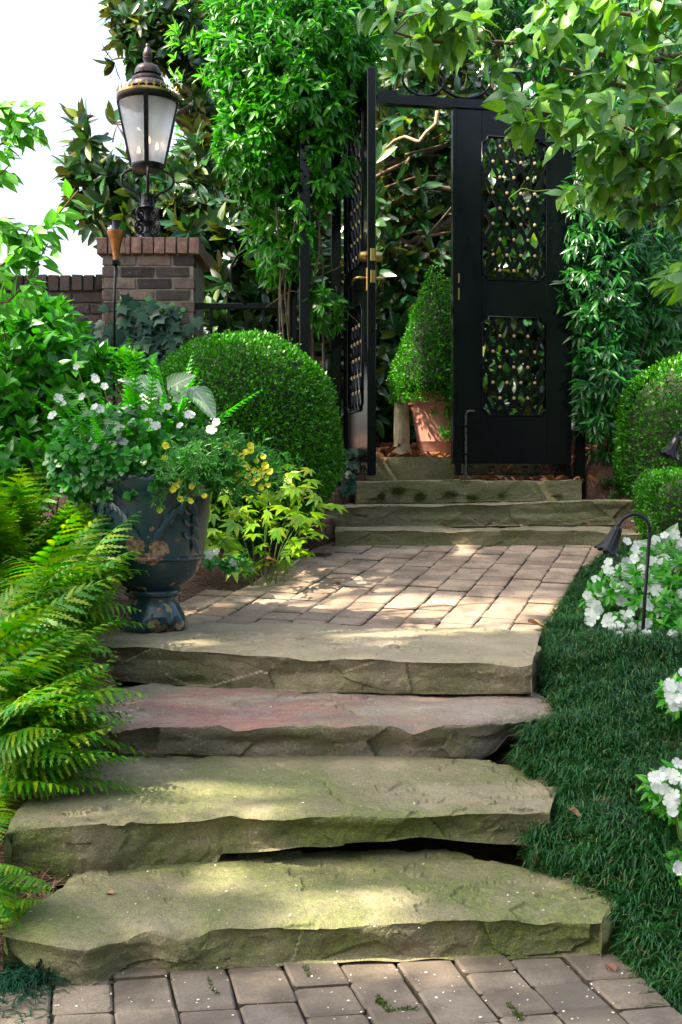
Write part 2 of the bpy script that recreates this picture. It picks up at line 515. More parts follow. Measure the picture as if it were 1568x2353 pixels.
def brick_mat(name='weathered_brick', dk=1.0):
    m = N(name)
    r = m.n('ObjectInfo').outputs['Random']
    c = m.ramp(r, [(0, tuple(x * dk for x in (.03, .025, .027))), (.3, tuple(x * dk for x in (.075, .058, .054))), (.6, tuple(x * dk for x in (.125, .09, .08))), (.85, tuple(x * dk for x in (.19, .14, .12))), (1, tuple(x * dk for x in (.14, .12, .11)))])
    p = m.pos()
    c = m.mix(m.ramp(m.noise(14, 5, .7, p), [(.45, 0), (.68, .75)]), c, (.025, .022, .025))
    c = m.mix(m.ramp(m.noise(45, 4, .7, p), [(.6, 0), (.75, .5)]), c, (.3, .26, .24))
    m.col(c); m.bump(m.noise(70, 5, .7, p), .7, .006); m.set(Roughness=.9); return m.m
M['brick'] = brick_mat(); M['darkbrick'] = brick_mat('sooty_brick', .42)
M['capbrick'] = simple('red_cap_brick', (.2, .12, .1), .9, 0, 30, .45, .7)
M['mortar'] = simple('grey_mortar', (.24, .215, .18), .95, 0, 25, .4, .6)
M['darkmortar'] = simple('dark_mortar', (.06, .055, .05), .95, 0, 25, .4, .6)
M['terra'] = simple('terracotta', (.5, .23, .165), .75, 0, 7, .18, .1)
M['pedestal'] = simple('lichen_stone', (.30, .26, .17), .9, 0, 12, .4, .6)
M['limb'] = simple('pale_bare_limb', (.3, .22, .14), .8, 0, 20, .3, .3)
M['timber'] = simple('grey_timber', (.12, .09, .075), .85, 0, 20, .4, .4)
# ------------------------------------------------------------------ ground
def build_ground():
    xs = np.concatenate([np.linspace(-60, -3.2, 14), np.linspace(-3.0, 3.0, 150), np.linspace(3.2, 60, 14)])
    ys = np.concatenate([np.linspace(-40, 1.4, 12), np.linspace(1.5, 9.5, 200), np.linspace(10, 90, 22)])
    X, Y = np.meshgrid(xs, ys)
    Z = ground_z(X, Y)
    P = np.stack([X, Y, Z], -1)
    Z = Z + np.where((np.abs(X) < 3.1) & (Y > 1.4) & (Y < 9.6), .012 * fbm(P * 9, 3, 3), 0)
    V = np.stack([X, Y, Z], -1).reshape(-1, 3)
    nx, ny = len(xs), len(ys)
    i, j = np.meshgrid(np.arange(nx - 1), np.arange(ny - 1))
    a = (j * nx + i).ravel()
    F = np.stack([a, a + 1, a + nx + 1, a + nx], 1)
    o = part('ground', V, F, M['soil'], None, True)
    tag(o, kind='structure')
build_ground()

# ------------------------------------------------------------------ natural stone steps
def resample(P, n):
    P = np.asarray(P, float)
    d = np.concatenate([[0], np.cumsum(np.linalg.norm(np.diff(P, axis=0), axis=1))])
    t = np.linspace(0, d[-1], n)
    return np.stack([np.interp(t, d, P[:, k]) for k in range(P.shape[1])], 1)

def facet(P, seed):
    """piecewise planar relief: every cell is a tilted facet"""
    P = np.asarray(P, float); i0 = np.floor(P).astype(np.int64)
    best = np.full(P.shape[:-1], 9e9); val = np.zeros(P.shape[:-1])
    for dx in (-1, 0, 1):
        for dy in (-1, 0, 1):
            for dz in (-1, 0, 1):
                c = i0 + np.array([dx, dy, dz]); h = [_hash(c[..., 0], c[..., 1], c[..., 2], seed + k) for k in range(7)]
                q = c + np.stack(h[:3], -1); d = P - q; dist = (d ** 2).sum(-1)
                v = (h[3] - .5) + .9 * ((h[4] - .5) * d[..., 0] + (h[5] - .5) * d[..., 1] + (h[6] - .5) * d[..., 2])
                m = dist < best; best = np.where(m, dist, best); val = np.where(m, v, val)
    return val

def slab(label, top, bot, back, z, mat, rough=.012, under=.02, seed=1, n=320, slope=0.0, zback=None, name='stone_step', chip=.012, plan=60, Yfix=None, cracks=()):
    """top/bot: front edges left to right in picture points, back: rear edge of the tread left to right in picture points or world points"""
    tu = np.linspace(top[0][0], top[-1][0], 600); tv = np.interp(tu, [q[0] for q in top], [q[1] for q in top])
    win = max(3, int(plan * 600 / (tu[-1] - tu[0])))
    env = np.array([tv[max(0, i - win):i + win + 1].min() for i in range(600)])
    ker = np.hanning(2 * win + 3); ker /= ker.sum()
    env = np.convolve(np.pad(env, win + 1, mode='edge'), ker, 'valid')
    env = np.minimum(env, tv)
    if Yfix: full = np.array([wp(u, v, Yfix) for u, v in zip(tu, env)])
    else: full = np.array([gp(u, v, z) for u, v in zip(tu, env)])
    if Yfix: z = float(full[:, 2].mean())
    drop = (tv - env) * full[:, 1] / FD
    ft = resample(np.concatenate([full, drop[:, None]], 1), n)
    drop = ft[:, 3]; ft = ft[:, :3].copy()
    fu = CX + ft[:, 0] * FD / ft[:, 1]
    if back and len(back[0]) == 3:
        bk = np.array(back, float)
    else:
        bk = np.array([gp(u, v, z) for u, v in back])
    bk = resample(bk, n)
    bu = np.array([b[0] for b in bot]); bv = np.array([b[1] for b in bot])
    vb = np.interp(fu, bu, bv)
    Yb = ft[:, 1] + under
    zb = EYE - (vb - YH) * Yb / FD
    zb = np.minimum(zb, z - .02)
    K, L = 64, 22
    # top grid
    s = np.linspace(0, 1, K) ** 1.5
    top_g = ft[:, None, :] * (1 - s)[None, :, None] + bk[:, None, :] * s[None, :, None]
    nz = fbm(top_g * np.array([5, 5, 5]) + seed * 3.1, seed, 4)
    top_g[..., 2] += .004 * nz + slope * (top_g[..., 1] - ft[:, None, 1])
    # flaky ledges on the tread and worn front edge
    wob = .12 * np.stack([vnoise(top_g * 17, seed + 6), vnoise(top_g * 17, seed + 7), 0 * nz], -1)
    led = fbm((top_g + wob) * np.array([2.6, 4.0, 1]) + seed * 7.7, seed + 5, 3)
    top_g[..., 2] -= .0055 * (led > .22) + .004 * (led > .62)
    top_g[..., 2] += .0018 * fbm(top_g * 34, seed + 8, 3)
    dist = np.linalg.norm(top_g - ft[:, None, :], axis=-1)
    en = .5 + .5 * vnoise(np.stack([top_g[..., 0] * 9, top_g[..., 1] * 4, 0 * top_g[..., 0] + seed], -1), seed + 9)
    top_g[..., 2] -= chip * np.exp(-dist / (.004 + .02 * en ** 2)) * (.25 + 1.1 * en ** 2)
    top_g[..., 2] -= drop[:, None] * np.exp(-(dist / (.02 + .05 * en)) ** 1.5)
    for ck in cracks:
        cp = resample([gp(u, v, z)[:2] for u, v in ck], 90)
        cp = cp + .006 * np.stack([vnoise(np.c_[cp * 40, 0 * cp[:, 0]], 3), vnoise(np.c_[cp * 40, 0 * cp[:, 0]], 4)], 1)
        dd = np.sqrt(((top_g[:, :, None, :2] - cp[None, None]) ** 2).sum(-1)).min(-1)
        top_g[..., 2] -= .011 * np.exp(-(dd / .0055) ** 2)
    # front grid: facets and strata
    fb = np.stack([ft[:, 0], Yb, zb], 1)
    t = np.linspace(0, 1, L)
    fr = top_g[:, :1, :] * (1 - t)[None, :, None] + fb[:, None, :] * t[None, :, None]
    q = fr.copy(); q[..., 0] += seed * 5.3
    d1 = fbm(q * np.array([6, 6, 11]), seed + 20, 5)
    d2 = np.abs(vnoise(q * np.array([3.5, 3, 9]) + 4, seed + 31))
    d3 = vnoise(q * np.array([3, 1, 34]), seed + 41)
    prof = np.sin(np.pi * np.clip(t, 0, 1)) ** .35
    d4 = facet(q * np.array([5, 3, 8]), seed + 70) + .22 * facet(q * np.array([22, 9, 30]), seed + 90)
    dsp = (d1 * rough * .7 + d2 * rough * 1.4 + d3 * rough * .4 + d4 * rough * 1.3) * prof[None, :]
    dsp = dsp - rough * .9 * prof[None, :]
    fr[..., 1] -= dsp
    fr[:, -1, 2] += .004 * vnoise(q[:, -1] * 14, seed + 3)
    V, F = [], []
    def grid(A, flip=False):
        b = len(V); a, c = A.shape[:2]
        V.extend(A.reshape(-1, 3).tolist())
        for i in range(a - 1):
            for j in range(c - 1):
                f = (b + i * c + j, b + (i + 1) * c + j, b + (i + 1) * c + j + 1, b + i * c + j + 1)
                F.append(f[::-1] if flip else f)
    grid(top_g)
    grid(fr, True)
    zbk = zback if zback is not None else float(zb.min())
    for e, fl in ((0, True), (-1, False)):
        tl = top_g[e]
        bl = tl.copy(); bl[:, 2] = zbk + (fr[e, -1, 2] - zbk) * np.linspace(1, 0, K)
        side = tl[:, None, :] * (1 - t)[None, :, None] + bl[:, None, :] * t[None, :, None]
        dd = (fbm(side * 9 + seed, seed + 60, 4) * rough * 1.5)
        dd[:, 0] = 0
        side[..., 0] += dd * (-1 if e == 0 else 1) * np.minimum(1, np.linspace(0, 6, K))[:, None]
        side[0] = fr[e]
        grid(side, not fl)
    bb = bk.copy(); bb[:, 2] = zbk
    grid(np.stack([top_g[:, -1], bb], 1), False)
    # underside
    grid(np.stack([fr[:, -1], bb], 1), True)
    o = part(name, V, F, mat, None, 28)
    tag(o, label, 'step', 'natural stone steps')
    return o

S1_top = [c5(*p) for p in [(15,1225),(90,1245),(200,1265),(340,1290),(390,1298),(480,1265),(560,1255),(640,1215),(700,1205),(750,1215),(800,1235),(850,1240),(910,1228),(960,1198),(1050,1190),(1150,1195),(1250,1185),(1400,1185)]] + \
         [c6(*p) for p in [(0,1180),(200,1172),(400,1170),(600,1160),(700,1165),(800,1155),(900,1155),(1000,1140),(1100,1150),(1160,1156),(1200,1150)]]
S1_bot = [c5(*p) for p in [(15,1290),(120,1370),(200,1445),(280,1480),(390,1482),(430,1458),(560,1457),(700,1432),(900,1402),(1120,1387),(1400,1367)]] + \
         [c6(*p) for p in [(0,1357),(350,1352),(700,1347),(880,1342),(1180,1332),(1205,1328)]]
S1_back = [c5(*p) for p in [(15,1222),(150,1108),(290,1018),(340,950),(700,880)]] + [c6(*p) for p in [(0,840),(500,845),(760,905),(1000,965),(1180,1015),(1262,1050)]]
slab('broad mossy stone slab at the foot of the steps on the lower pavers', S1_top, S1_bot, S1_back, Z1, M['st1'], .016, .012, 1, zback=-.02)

S2_top = [c5(*p) for p in [(45,775),(150,735),(400,727),(560,727),(600,714),(800,706),(900,696),(1000,684),(1060,690),(1100,700),(1200,712),(1300,710),(1400,690)]] + \
         [c6(*p) for p in [(0,682),(180,680),(230,690),(380,680),(600,668),(850,668),(965,660)]]
S2_bot = [c5(*p) for p in [(45,1012),(180,1010),(300,1000),(325,965),(500,956),(700,947),(900,941),(990,915),(1005,866),(1200,856),(1568,822)]] + \
         [c6(*p) for p in [(0,816),(380,792),(600,815),(860,826),(965,800)]]
S2_back = [c5(*p) for p in [(20,760),(100,640),(250,540),(400,440),(700,420)]] + [c6(*p) for p in [(0,420),(500,430),(760,440),(900,480),(1010,520)]]
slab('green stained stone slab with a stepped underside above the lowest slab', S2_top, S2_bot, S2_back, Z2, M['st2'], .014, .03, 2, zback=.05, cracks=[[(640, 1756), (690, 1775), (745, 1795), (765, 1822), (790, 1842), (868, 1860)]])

S3_top = [c5(*p) for p in [(322,268),(400,256),(470,290),(540,300),(600,290),(700,264),(850,263),(1000,264),(1070,295),(1130,290),(1200,268),(1400,264)]] + \
         [c6(*p) for p in [(0,272),(150,264),(280,280),(340,300),(420,280),(520,272),(750,262),(980,224),(1018,212)]]
S3_bot = [c5(*p) for p in [(322,400),(400,425),(560,452),(720,447),(800,427),(870,446),(950,460),(1250,464)]] + \
         [c6(*p) for p in [(0,465),(380,469),(580,469),(720,402),(780,330),(1018,280)]]
S3_back = [c5(*p) for p in [(335,252),(400,205),(465,180),(470,125),(700,90)]] + [c6(*p) for p in [(0,115),(500,120),(900,130),(960,165),(1020,205)]]
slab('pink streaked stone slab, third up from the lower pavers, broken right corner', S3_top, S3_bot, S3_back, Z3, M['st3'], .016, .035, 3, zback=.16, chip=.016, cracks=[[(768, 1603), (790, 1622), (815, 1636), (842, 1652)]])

S4_top = [c3(*p) for p in [(400,1480),(550,1490),(700,1488),(1000,1508),(1300,1532)]] + \
         [c4(*p) for p in [(0,1545),(200,1548),(500,1550),(700,1556),(885,1562)]]
S4_bot = [c5(*p) for p in [(340,55),(500,72),(700,92),(1000,108),(1300,127)]] + \
         [c6(*p) for p in [(0,130),(400,137),(880,134),(930,120)]]
S4_back = [(-1.0, 4.75, Z4), (-.7, 4.72, Z4)] + [tuple(gp(*c4(x, y), Z4)) for x, y in [(0,1376),(300,1386),(600,1400),(925,1418)]]
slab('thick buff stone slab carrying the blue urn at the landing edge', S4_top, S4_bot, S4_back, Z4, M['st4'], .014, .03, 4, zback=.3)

Z5, Z6, Z7, Z8 = .749, .868, 1.0, 1.166
def front(pts): return [c4(*p) for p in pts]
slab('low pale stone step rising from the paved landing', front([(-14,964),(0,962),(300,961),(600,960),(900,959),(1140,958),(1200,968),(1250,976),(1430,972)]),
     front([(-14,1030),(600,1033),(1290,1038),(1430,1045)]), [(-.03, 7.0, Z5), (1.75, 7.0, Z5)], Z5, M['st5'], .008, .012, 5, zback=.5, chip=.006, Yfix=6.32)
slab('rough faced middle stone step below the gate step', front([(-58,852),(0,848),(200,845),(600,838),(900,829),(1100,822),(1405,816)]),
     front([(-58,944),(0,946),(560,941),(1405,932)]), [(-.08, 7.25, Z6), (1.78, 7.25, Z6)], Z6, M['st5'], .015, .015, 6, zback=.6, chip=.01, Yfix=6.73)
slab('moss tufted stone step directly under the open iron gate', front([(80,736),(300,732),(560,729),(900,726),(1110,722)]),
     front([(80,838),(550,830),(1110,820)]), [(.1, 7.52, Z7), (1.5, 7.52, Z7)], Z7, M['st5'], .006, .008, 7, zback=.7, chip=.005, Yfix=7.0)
def slab_high():
    # the step behind the gate lies above eye level: its edge is laid out in place
    g_top = [(.16, 7.5, Z8), (.5, 7.48, Z8), (.95, 7.5, Z8), (1.3, 7.52, Z8)]
    n = 80
    T = resample(g_top, n); B = T.copy(); B[:, 2] = .98; B[:, 1] += .01
    L = np.linspace(0, 1, 8)
    fr = T[:, None] * (1 - L)[None, :, None] + B[:, None] * L[None, :, None]
    fr[..., 1] -= .008 * fbm(fr * np.array([7, 7, 12]), 77, 4) * np.sin(np.pi * L) ** .5
    s = np.linspace(0, 1, 6)
    bk = T + np.array([0, .22, 0])
    tp = T[:, None] * (1 - s)[None, :, None] + bk[:, None] * s[None, :, None]
    V, F = [], []
    for A, fl in ((tp, False), (fr, True)):
        b = len(V); a, c = A.shape[:2]; V.extend(A.reshape(-1, 3).tolist())
        for i in range(a - 1):
            for j in range(c - 1):
                f = (b + i * c + j, b + (i + 1) * c + j, b + (i + 1) * c + j + 1, b + i * c + j + 1)
                F.append(f[::-1] if fl else f)
    b = len(V)
    V += [tuple(T[0]), tuple(bk[0]), (bk[0][0], bk[0][1], .98), tuple(B[0]), tuple(T[-1]), tuple(bk[-1]), (bk[-1][0], bk[-1][1], .98), tuple(B[-1])]
    F += [(b, b + 3, b + 2, b + 1), (b + 4, b + 5, b + 6, b + 7), (b + 1, b + 2, b + 6, b + 5)]
    tag(part('stone_step', V, F, M['st5'], None, 38), 'dark stone step behind the gate holding the terracotta pot', 'step', 'natural stone steps')
slab_high()

# ------------------------------------------------------------------ pavers
def paver_mesh(corners, mat, thick=.05):
    c = np.array(corners, float)
    ctr = c.mean(0)
    pts = []
    for i in range(4):
        p, a, b = c[i], c[i - 1], c[(i + 1) % 4]
        for q in (a, b):
            d = q - p; d = d / max(1e-6, np.linalg.norm(d))
            pts.append(p + d * (.003 + .004 * random.random()) + np.array([random.uniform(-.002, .002), random.uniform(-.002, .002), 0]))
    pts = np.array(pts)
    inn = ctr + (pts - ctr) * (1 - .007 / np.linalg.norm(pts - ctr, axis=1))[:, None]
    lo = pts.copy(); lo[:, 2] -= thick
    md = pts.copy(); md[:, 2] -= .005
    inn[:, 2] += 0
    V = np.concatenate([lo, md, inn, ctr[None]])
    F = []
    for i in range(8):
        j = (i + 1) % 8
        F += [(i, j, 8 + j, 8 + i), (8 + i, 8 + j, 16 + j, 16 + i), (16 + i, 16 + j, 24)]
    me = make_mesh('paver', V, F, mat)
    me.materials.append(M['joint'])
    for i in range(0, len(F), 3): me.polygons[i].material_index = 1
    return me

def inside(p, poly):
    x, y = p[0], p[1]; r = False
    for i in range(len(poly)):
        (x0, y0), (x1, y1) = poly[i], poly[i - 1]
        if (y0 > y) != (y1 > y) and x < (x1 - x0) * (y - y0) / (y1 - y0) + x0: r = not r
    return r

def pave(name, label, origin, col_dir, row_dir, width, lengths, ncol, along, poly, zf, mat, jit=.002, gap=.007, tilt=.004, rgap=.008):
    root = put(name, make_mesh(name, [(p[0], p[1], zf(p[1]) - .018) for p in poly], [tuple(range(len(poly)))], M['joint']))
    tag(root, label, None, None, 'structure')
    col_dir = np.array(col_dir) / np.linalg.norm(col_dir); row_dir = np.array(row_dir) / np.linalg.norm(row_dir)
    for k in range(-ncol, ncol):
        t = -along - random.random() * .15
        w0, w1 = k * width, (k + 1) * width
        while t < along:
            L = random.choice(lengths) * random.uniform(.96, 1.04)
            a, b = t + rgap / 2, t + L - rgap / 2
            q = []
            for (w, s) in ((w0 + gap / 2, a), (w1 - gap / 2, a), (w1 - gap / 2, b), (w0 + gap / 2, b)):
                p = np.array(origin) + row_dir * (w + random.uniform(-jit, jit)) + col_dir * (s + random.uniform(-jit, jit))
                q.append((p[0], p[1]))
            t += L
            cen = (sum(p[0] for p in q) / 4, sum(p[1] for p in q) / 4)
            if not inside(cen, poly): continue
            dz = random.uniform(-.004, .004)
            tx, ty = random.uniform(-tilt, tilt) * 4, random.uniform(-tilt, tilt) * 4
            Q = [(p[0], p[1], zf(p[1]) + dz + (p[0] - cen[0]) * tx * .3 + (p[1] - cen[1]) * ty * .3) for p in q]
            o = put('paver', paver_mesh(Q, mat), root, True)
    return root

land_poly = [(-.86, 4.55), (-.5, 4.55), (0, 4.5), (.5, 4.45), (.74, 4.42), (.84, 4.7), (1.08, 5.3), (1.4, 6.1), (1.52, 6.42), (.6, 6.42), (-.06, 6.42), (-.12, 6.1), (-.4, 5.5), (-.76, 4.8)]
pave('landing_paving', 'tan tumbled pavers laid on the sloping landing', (.15, 5.3), (math.sin(R(17.4)), math.cos(R(17.4))), (math.cos(R(13.5)), -math.sin(R(13.5))),
     .143, [.1, .12, .14], 11, 1.5, land_poly, lambda y: lz(max(y, 4.4)) - .002, M['paver'], rgap=.013, gap=.0045)
low_poly = [(-.75, 1.2), (.85, 1.2), (.74, 1.8), (.64, 2.25), (.6, 2.66), (-.2, 2.66), (-.45, 2.5), (-.62, 2.4), (-.72, 2.1)]
pave('lower_paving', 'grey tan tumbled pavers at the foot of the steps', (.04, 2.3), (-math.sin(R(13)), math.cos(R(13))), (math.cos(R(8)), math.sin(R(8))),
     .120, [.1, .125, .125, .15], 9, 1.3, low_poly, lambda y: 0.0, M['paver2'], gap=.0045, rgap=.006, tilt=.012)

# ------------------------------------------------------------------ brick pillar and wall
BV = []
for _ in range(4):
    V, F = chamfer_box(1, 1, 1, .03)
    V = np.array(V) + rng.normal(0, .012, (len(V), 3))
    BV.append((V, F))
brick_me = {k: [make_mesh('brick', V, F, M[k]) for V, F in BV] for k in ('brick', 'capbrick', 'darkbrick')}
def brick(parent, c, s, key='brick'):
    o = bpy.data.objects.new('brick', random.choice(brick_me[key])); COL.objects.link(o)
    o.parent = parent
    L = parent.location
    o.location = (c[0] - L[0], c[1] - L[1], c[2] - L[2]); o.scale = s
    o.rotation_euler = (random.uniform(-.01, .01), random.uniform(-.01, .01), random.uniform(-.012, .012))

PY = 6.9
PX0, PX1 = (235 - CX) * PY / FD, (447 - CX) * PY / FD
PW = PX1 - PX0
CAPZ = EYE + (YH - 547) * PY / FD
def pillar():
    base = .62
    p = thing('brick_pillar', 'weathered brick pillar with red brick cap carrying the black lantern', 'pillar', ((PX0 + PX1) / 2, PY + PW / 2, base))
    capz = CAPZ - .098
    G().box((PX0 + .008, PY + .008, base - .1), (PX1 - .008, PY + PW - .008, CAPZ - .012)).out('mortar', M['mortar'], p)
    ch = .0692; k = 0
    z = capz - ch
    while z > base:
        L, H = .2, .058
        # front and left faces, running bond
        for face in ('front', 'left'):
            x = 0.0
            first = (.2, .095)[(k + (face == 'left')) % 2]
            while x < PW - .02:
                w = first if x == 0 else L
                w = min(w, PW - x)
                if w > .03:
                    if face == 'front':
                        brick(p, (PX0 + x + w / 2, PY + .05, z + ch / 2), (w - .002, .1 + random.uniform(0, .004), H))
                    elif k % 2 or True:
                        if x > .09: brick(p, (PX0 + .05, PY + x + w / 2, z + ch / 2), (.1, w - .002, H))
                x += w + .011
        z -= ch; k += 1
    # overhanging cap of bricks on edge
    cx0, cx1 = PX0 - .03, PX1 + .035
    cy0 = PY - .032
    edges = np.linspace(cx0, cx1, 10)
    for i in range(9):
        brick(p, ((edges[i] + edges[i + 1]) / 2, cy0 + .1, capz + .048), (edges[i + 1] - edges[i] - .009, .2, .096), 'capbrick')
        brick(p, ((edges[i] + edges[i + 1]) / 2, cy0 + .31, capz + .046), (edges[i + 1] - edges[i] - .009, .2, .092), 'capbrick')
        brick(p, ((edges[i] + edges[i + 1]) / 2, cy0 + .52, capz + .046), (edges[i + 1] - edges[i] - .009, .2, .092), 'capbrick')
pillar()

def wall():
    WY = 7.05
    ztop = EYE + (YH - 632) * WY / FD
    x1 = PX0 - .004; x0 = -2.35; base = .62
    w = thing('brick_wall', 'dark sooty brick garden wall running off from the pillar', 'wall', ((x0 + x1) / 2, WY + .1, base))
    G().box((x0 + .01, WY + .012, base - .1), (x1 - .002, WY + .2, ztop - .015)).out('mortar', M['darkmortar'], w)
    x = x1 - .004
    while x > x0:
        brick(w, (x - .032, WY + .1, ztop - .048 + random.uniform(-.004, .002)), (.059, .225, .096), 'darkbrick'); x -= .0715
    z = ztop - .1 - .0692; k = 0
    while z > base:
        x = x1 - (.1 if k % 2 else 0)
        if k % 2: brick(w, (x1 - .048, WY + .05, z + .034), (.088, .098, .058), 'darkbrick')
        while x > x0:
            brick(w, (x - .105, WY + .05 + random.uniform(-.003, .003), z + .034), (.2, .098, .058), 'darkbrick'); x -= .211
        z -= .0692; k += 1
wall()
# ------------------------------------------------------------------ lantern on the pillar
def spiral(c, r0, r1, turns, a0, ax, az, n=26, sgn=1):
    out = []
    for i in range(n):
        t = i / (n - 1); r = r0 + (r1 - r0) * t; a = a0 + sgn * turns * 2 * math.pi * t
        out.append(np.array(c) + r * math.cos(a) * np.array(ax) + r * math.sin(a) * np.array(az))
    return out

def lantern():
    LY = 7.17; X = -1.195; k = LY / FD
    z = lambda v: EYE + (YH - v) * k
    p = thing('gas_lantern', 'black and bronze gas style lantern with gilt crown on the brick pillar', 'lantern', (X, LY, CAPZ))
    c = (X, LY, 0)
    pr = lambda L: [(h * k, z(v)) for h, v in L]
    G().lathe(pr([(0, 99), (4, 101), (5, 106), (3.5, 107), (8, 114), (10.5, 122), (11, 128), (9.5, 132), (11.5, 134), (10, 138), (8, 143), (8, 147)]), c, 24).out('finial', M['bronze'], p, 40)
    def scal(r, zz, th):
        return r, zz - (.006 * abs(math.sin(th * 9)) if r > .075 and zz < z(163) else 0)
    dome = G().lathe(pr([(8, 147), (16, 149), (24, 153), (28, 159), (30, 166), (30, 171), (28.5, 171), (27, 165)]), c, 72, scal).out('scalloped_cowl', M['bronze'], p, 40)
    roof = G().lathe(pr([(24, 163), (25, 172), (30, 178), (36, 181), (37, 186), (36, 189), (41, 192), (45, 199), (46, 205), (45, 206), (38, 200)]), c, 48).out('roof', M['bronze'], p, 35)
    G().lathe(pr([(38, 199), (42, 208), (60, 219), (66, 224), (40, 224)]), c, 48).out('lower_roof', M['bronze'], roof, 35, True)
    ring = G().lathe(pr([(69, 219), (70.5, 219), (71, 224), (70, 226), (68, 226), (69, 219)]), c, 64)
    for i in range(26):
        a = 2 * math.pi * i / 26
        rr = 69.8 * k
        e = np.array([math.cos(a), math.sin(a), 0]); t = np.array([-e[1], e[0], 0]); b = np.array(c) + e * rr
        zz = z(219.5)
        P = [(-.007, 0), (.007, 0), (.003, .010), (.013, .018), (.004, .024), (0, .042), (-.004, .024), (-.013, .018), (-.003, .010)]
        V = [b + t * x + np.array([0, 0, zz + h]) + e * .002 for x, h in P] + [b + t * x + np.array([0, 0, zz + h]) - e * .002 for x, h in P]
        m = len(P)
        ring.add(V, [tuple(range(m)), tuple(range(2 * m - 1, m - 1, -1))] + [(i, i + m, (i + 1) % m + m, (i + 1) % m) for i in range(m)])
    ring.out('gilt_crown', M['gold'], p)
    G().lathe(pr([(66, 226), (71, 226), (71, 231), (69, 236), (66, 238), (66, 226)]), c, 64).out('top_ring', M['iron2'], p, 40)
    G().lathe(pr([(65.5, 240), (35.5, 379)]), c, 64).out('glass', M['glass'], p, True)
    G().lathe(pr([(0, 254), (40, 248), (63, 241), (64, 238)]), c, 48).out('inner_reflector', M['bronze'], p, True)
    G().lathe(pr([(35, 378), (38, 379), (38.5, 384), (36.5, 388), (35, 394), (20, 398), (0, 399)]), c, 48).out('bottom_tray', M['iron2'], p, 40)
    for i in range(4):
        a = R(-84 + 90 * i)
        g = G()
        e = np.array([math.cos(a), math.sin(a), 0]); t = np.array([-e[1], e[0], 0])
        w = .014
        lo = np.array([X, LY, z(384)]) + e * 36.5 * k; hi = np.array([X, LY, z(236)]) + e * 67 * k
        V = []
        for q in (lo, hi):
            for s, d in ((-1, -.004), (1, -.004), (1, .01), (-1, .01)): V.append(q + t * s * w + e * d)
        g.add(V, [(0, 1, 2, 3), (7, 6, 5, 4), (0, 4, 5, 1), (1, 5, 6, 2), (2, 6, 7, 3), (3, 7, 4, 0)])
        g.out('glazing_bar', M['iron2'], p)
    for (dx, dy, hgt) in ((-.052, -.02, 355), (.062, -.03, 348), (.0, .05, 325)):
        b = G().tube([(X + dx, LY + dy, z(384)), (X + dx, LY + dy, z(hgt))], .011, 12).out('candle', M['candle'], p)
        G().lathe([(0.0, 0), (.008, .004), (.012, .016), (.009, .03), (.003, .044), (0, .05)], (X + dx, LY + dy, z(hgt)), 12).out('flame', M['flame'], b, True, True)
    for i in range(4):
        a = R(-80 + 90 * i); e = np.array([math.cos(a), math.sin(a), 0])
        pts = []
        for r, v in ((28, 392), (38, 392), (50, 397), (58, 407), (59, 418), (54, 428), (40, 437), (26, 444), (18, 452), (16, 466)):
            pts.append(np.array([X, LY, z(v)]) + e * r * k)
        pts = resample(pts, 30)
        G().tube(pts, .0085, 8).out('arm', M['iron2'], p, True)
    G().tube([(X, LY, z(398)), (X, LY, z(450))], .008, 10).out('gas_pipe', M['bronze'], p, True)
    G().lathe(pr([(0, 446), (14, 446), (17, 449), (16, 456), (16.5, 474), (19, 478), (12, 482), (8, 490), (8, 502), (13, 507), (18, 511), (12, 516), (8, 522), (9, 532), (16, 538), (22, 547), (22, 552)]), c, 32).out('collar', M['iron2'], p, 35)
    for i in range(4):
        a = R(-45 + 90 * i + 8); e = np.array([math.cos(a), math.sin(a), 0]); up = np.array([0, 0, 1.0])
        g = G()
        for v, rr, off in ((494, 13, 22), (527, 14, 27)):
            cc = np.array([X, LY, z(v)]) + e * off * k
            s = spiral(cc, rr * k, 3 * k, 1.6, R(70), e, up, 30, -1)
            lead = [np.array([X, LY, z(v - 14)]) + e * 8 * k] if v < 500 else [np.array([X, LY, z(510)]) + e * 12 * k]
            g.tube(lead + s, .0075, 7)
            tail = np.array([X, LY, z(v + 14)])
            g.tube([cc + e * rr * k * .2 - up * rr * k * .95, tail + e * 9 * k], .007, 7)
        g.out('scroll_bracket', M['iron2'], p, True)
lantern()

# ------------------------------------------------------------------ copper torch on a rod
def torch():
    Y = 6.2; k = Y / FD; X = (267 - CX) * k; z = lambda v: EYE + (YH - v) * k
    gz = float(ground_z(X, Y))
    p = thing('garden_torch', 'copper cone garden torch on a thin black rod before the pillar', 'torch', (X, Y, gz))
    c = (X, Y, 0)
    G().lathe([(r * k, z(v)) for r, v in ((0, 600), (6, 600), (7, 590), (9, 575), (12, 560), (16, 545), (20, 535), (20, 531), (0, 529))], c, 28).out('cone', M['copper'], p, 35)
    G().lathe([(r * k, z(v)) for r, v in ((20, 531), (14, 527), (9, 523), (8, 512), (9, 507), (0, 504))], c, 24).out('snuffer_cap', M['iron2'], p, 35)
    G().box((X - .02, Y - .02, z(610)), (X + .02, Y + .02, z(598)), .004).out('bracket', M['iron'], p)
    G().tube([(X, Y, z(602)), (X - .01, Y, z(700)), (X - .012, Y, gz - .05)], .0075, 8).out('rod', M['iron'], p, True)
    g = G()
    for i in range(14):
        zz = z(533) - i * .0125; xx = X + 21 * k + .004 * math.sin(i)
        t = [(xx + .003 * math.cos(a) * (i % 2), Y - .01 + .003 * math.cos(a) * ((i + 1) % 2), zz + .007 * math.sin(a)) for a in np.linspace(0, 2 * math.pi, 9)]
        g.tube(t, .0011, 4, False)
    g.out('chain', M['bronze'], p)
torch()

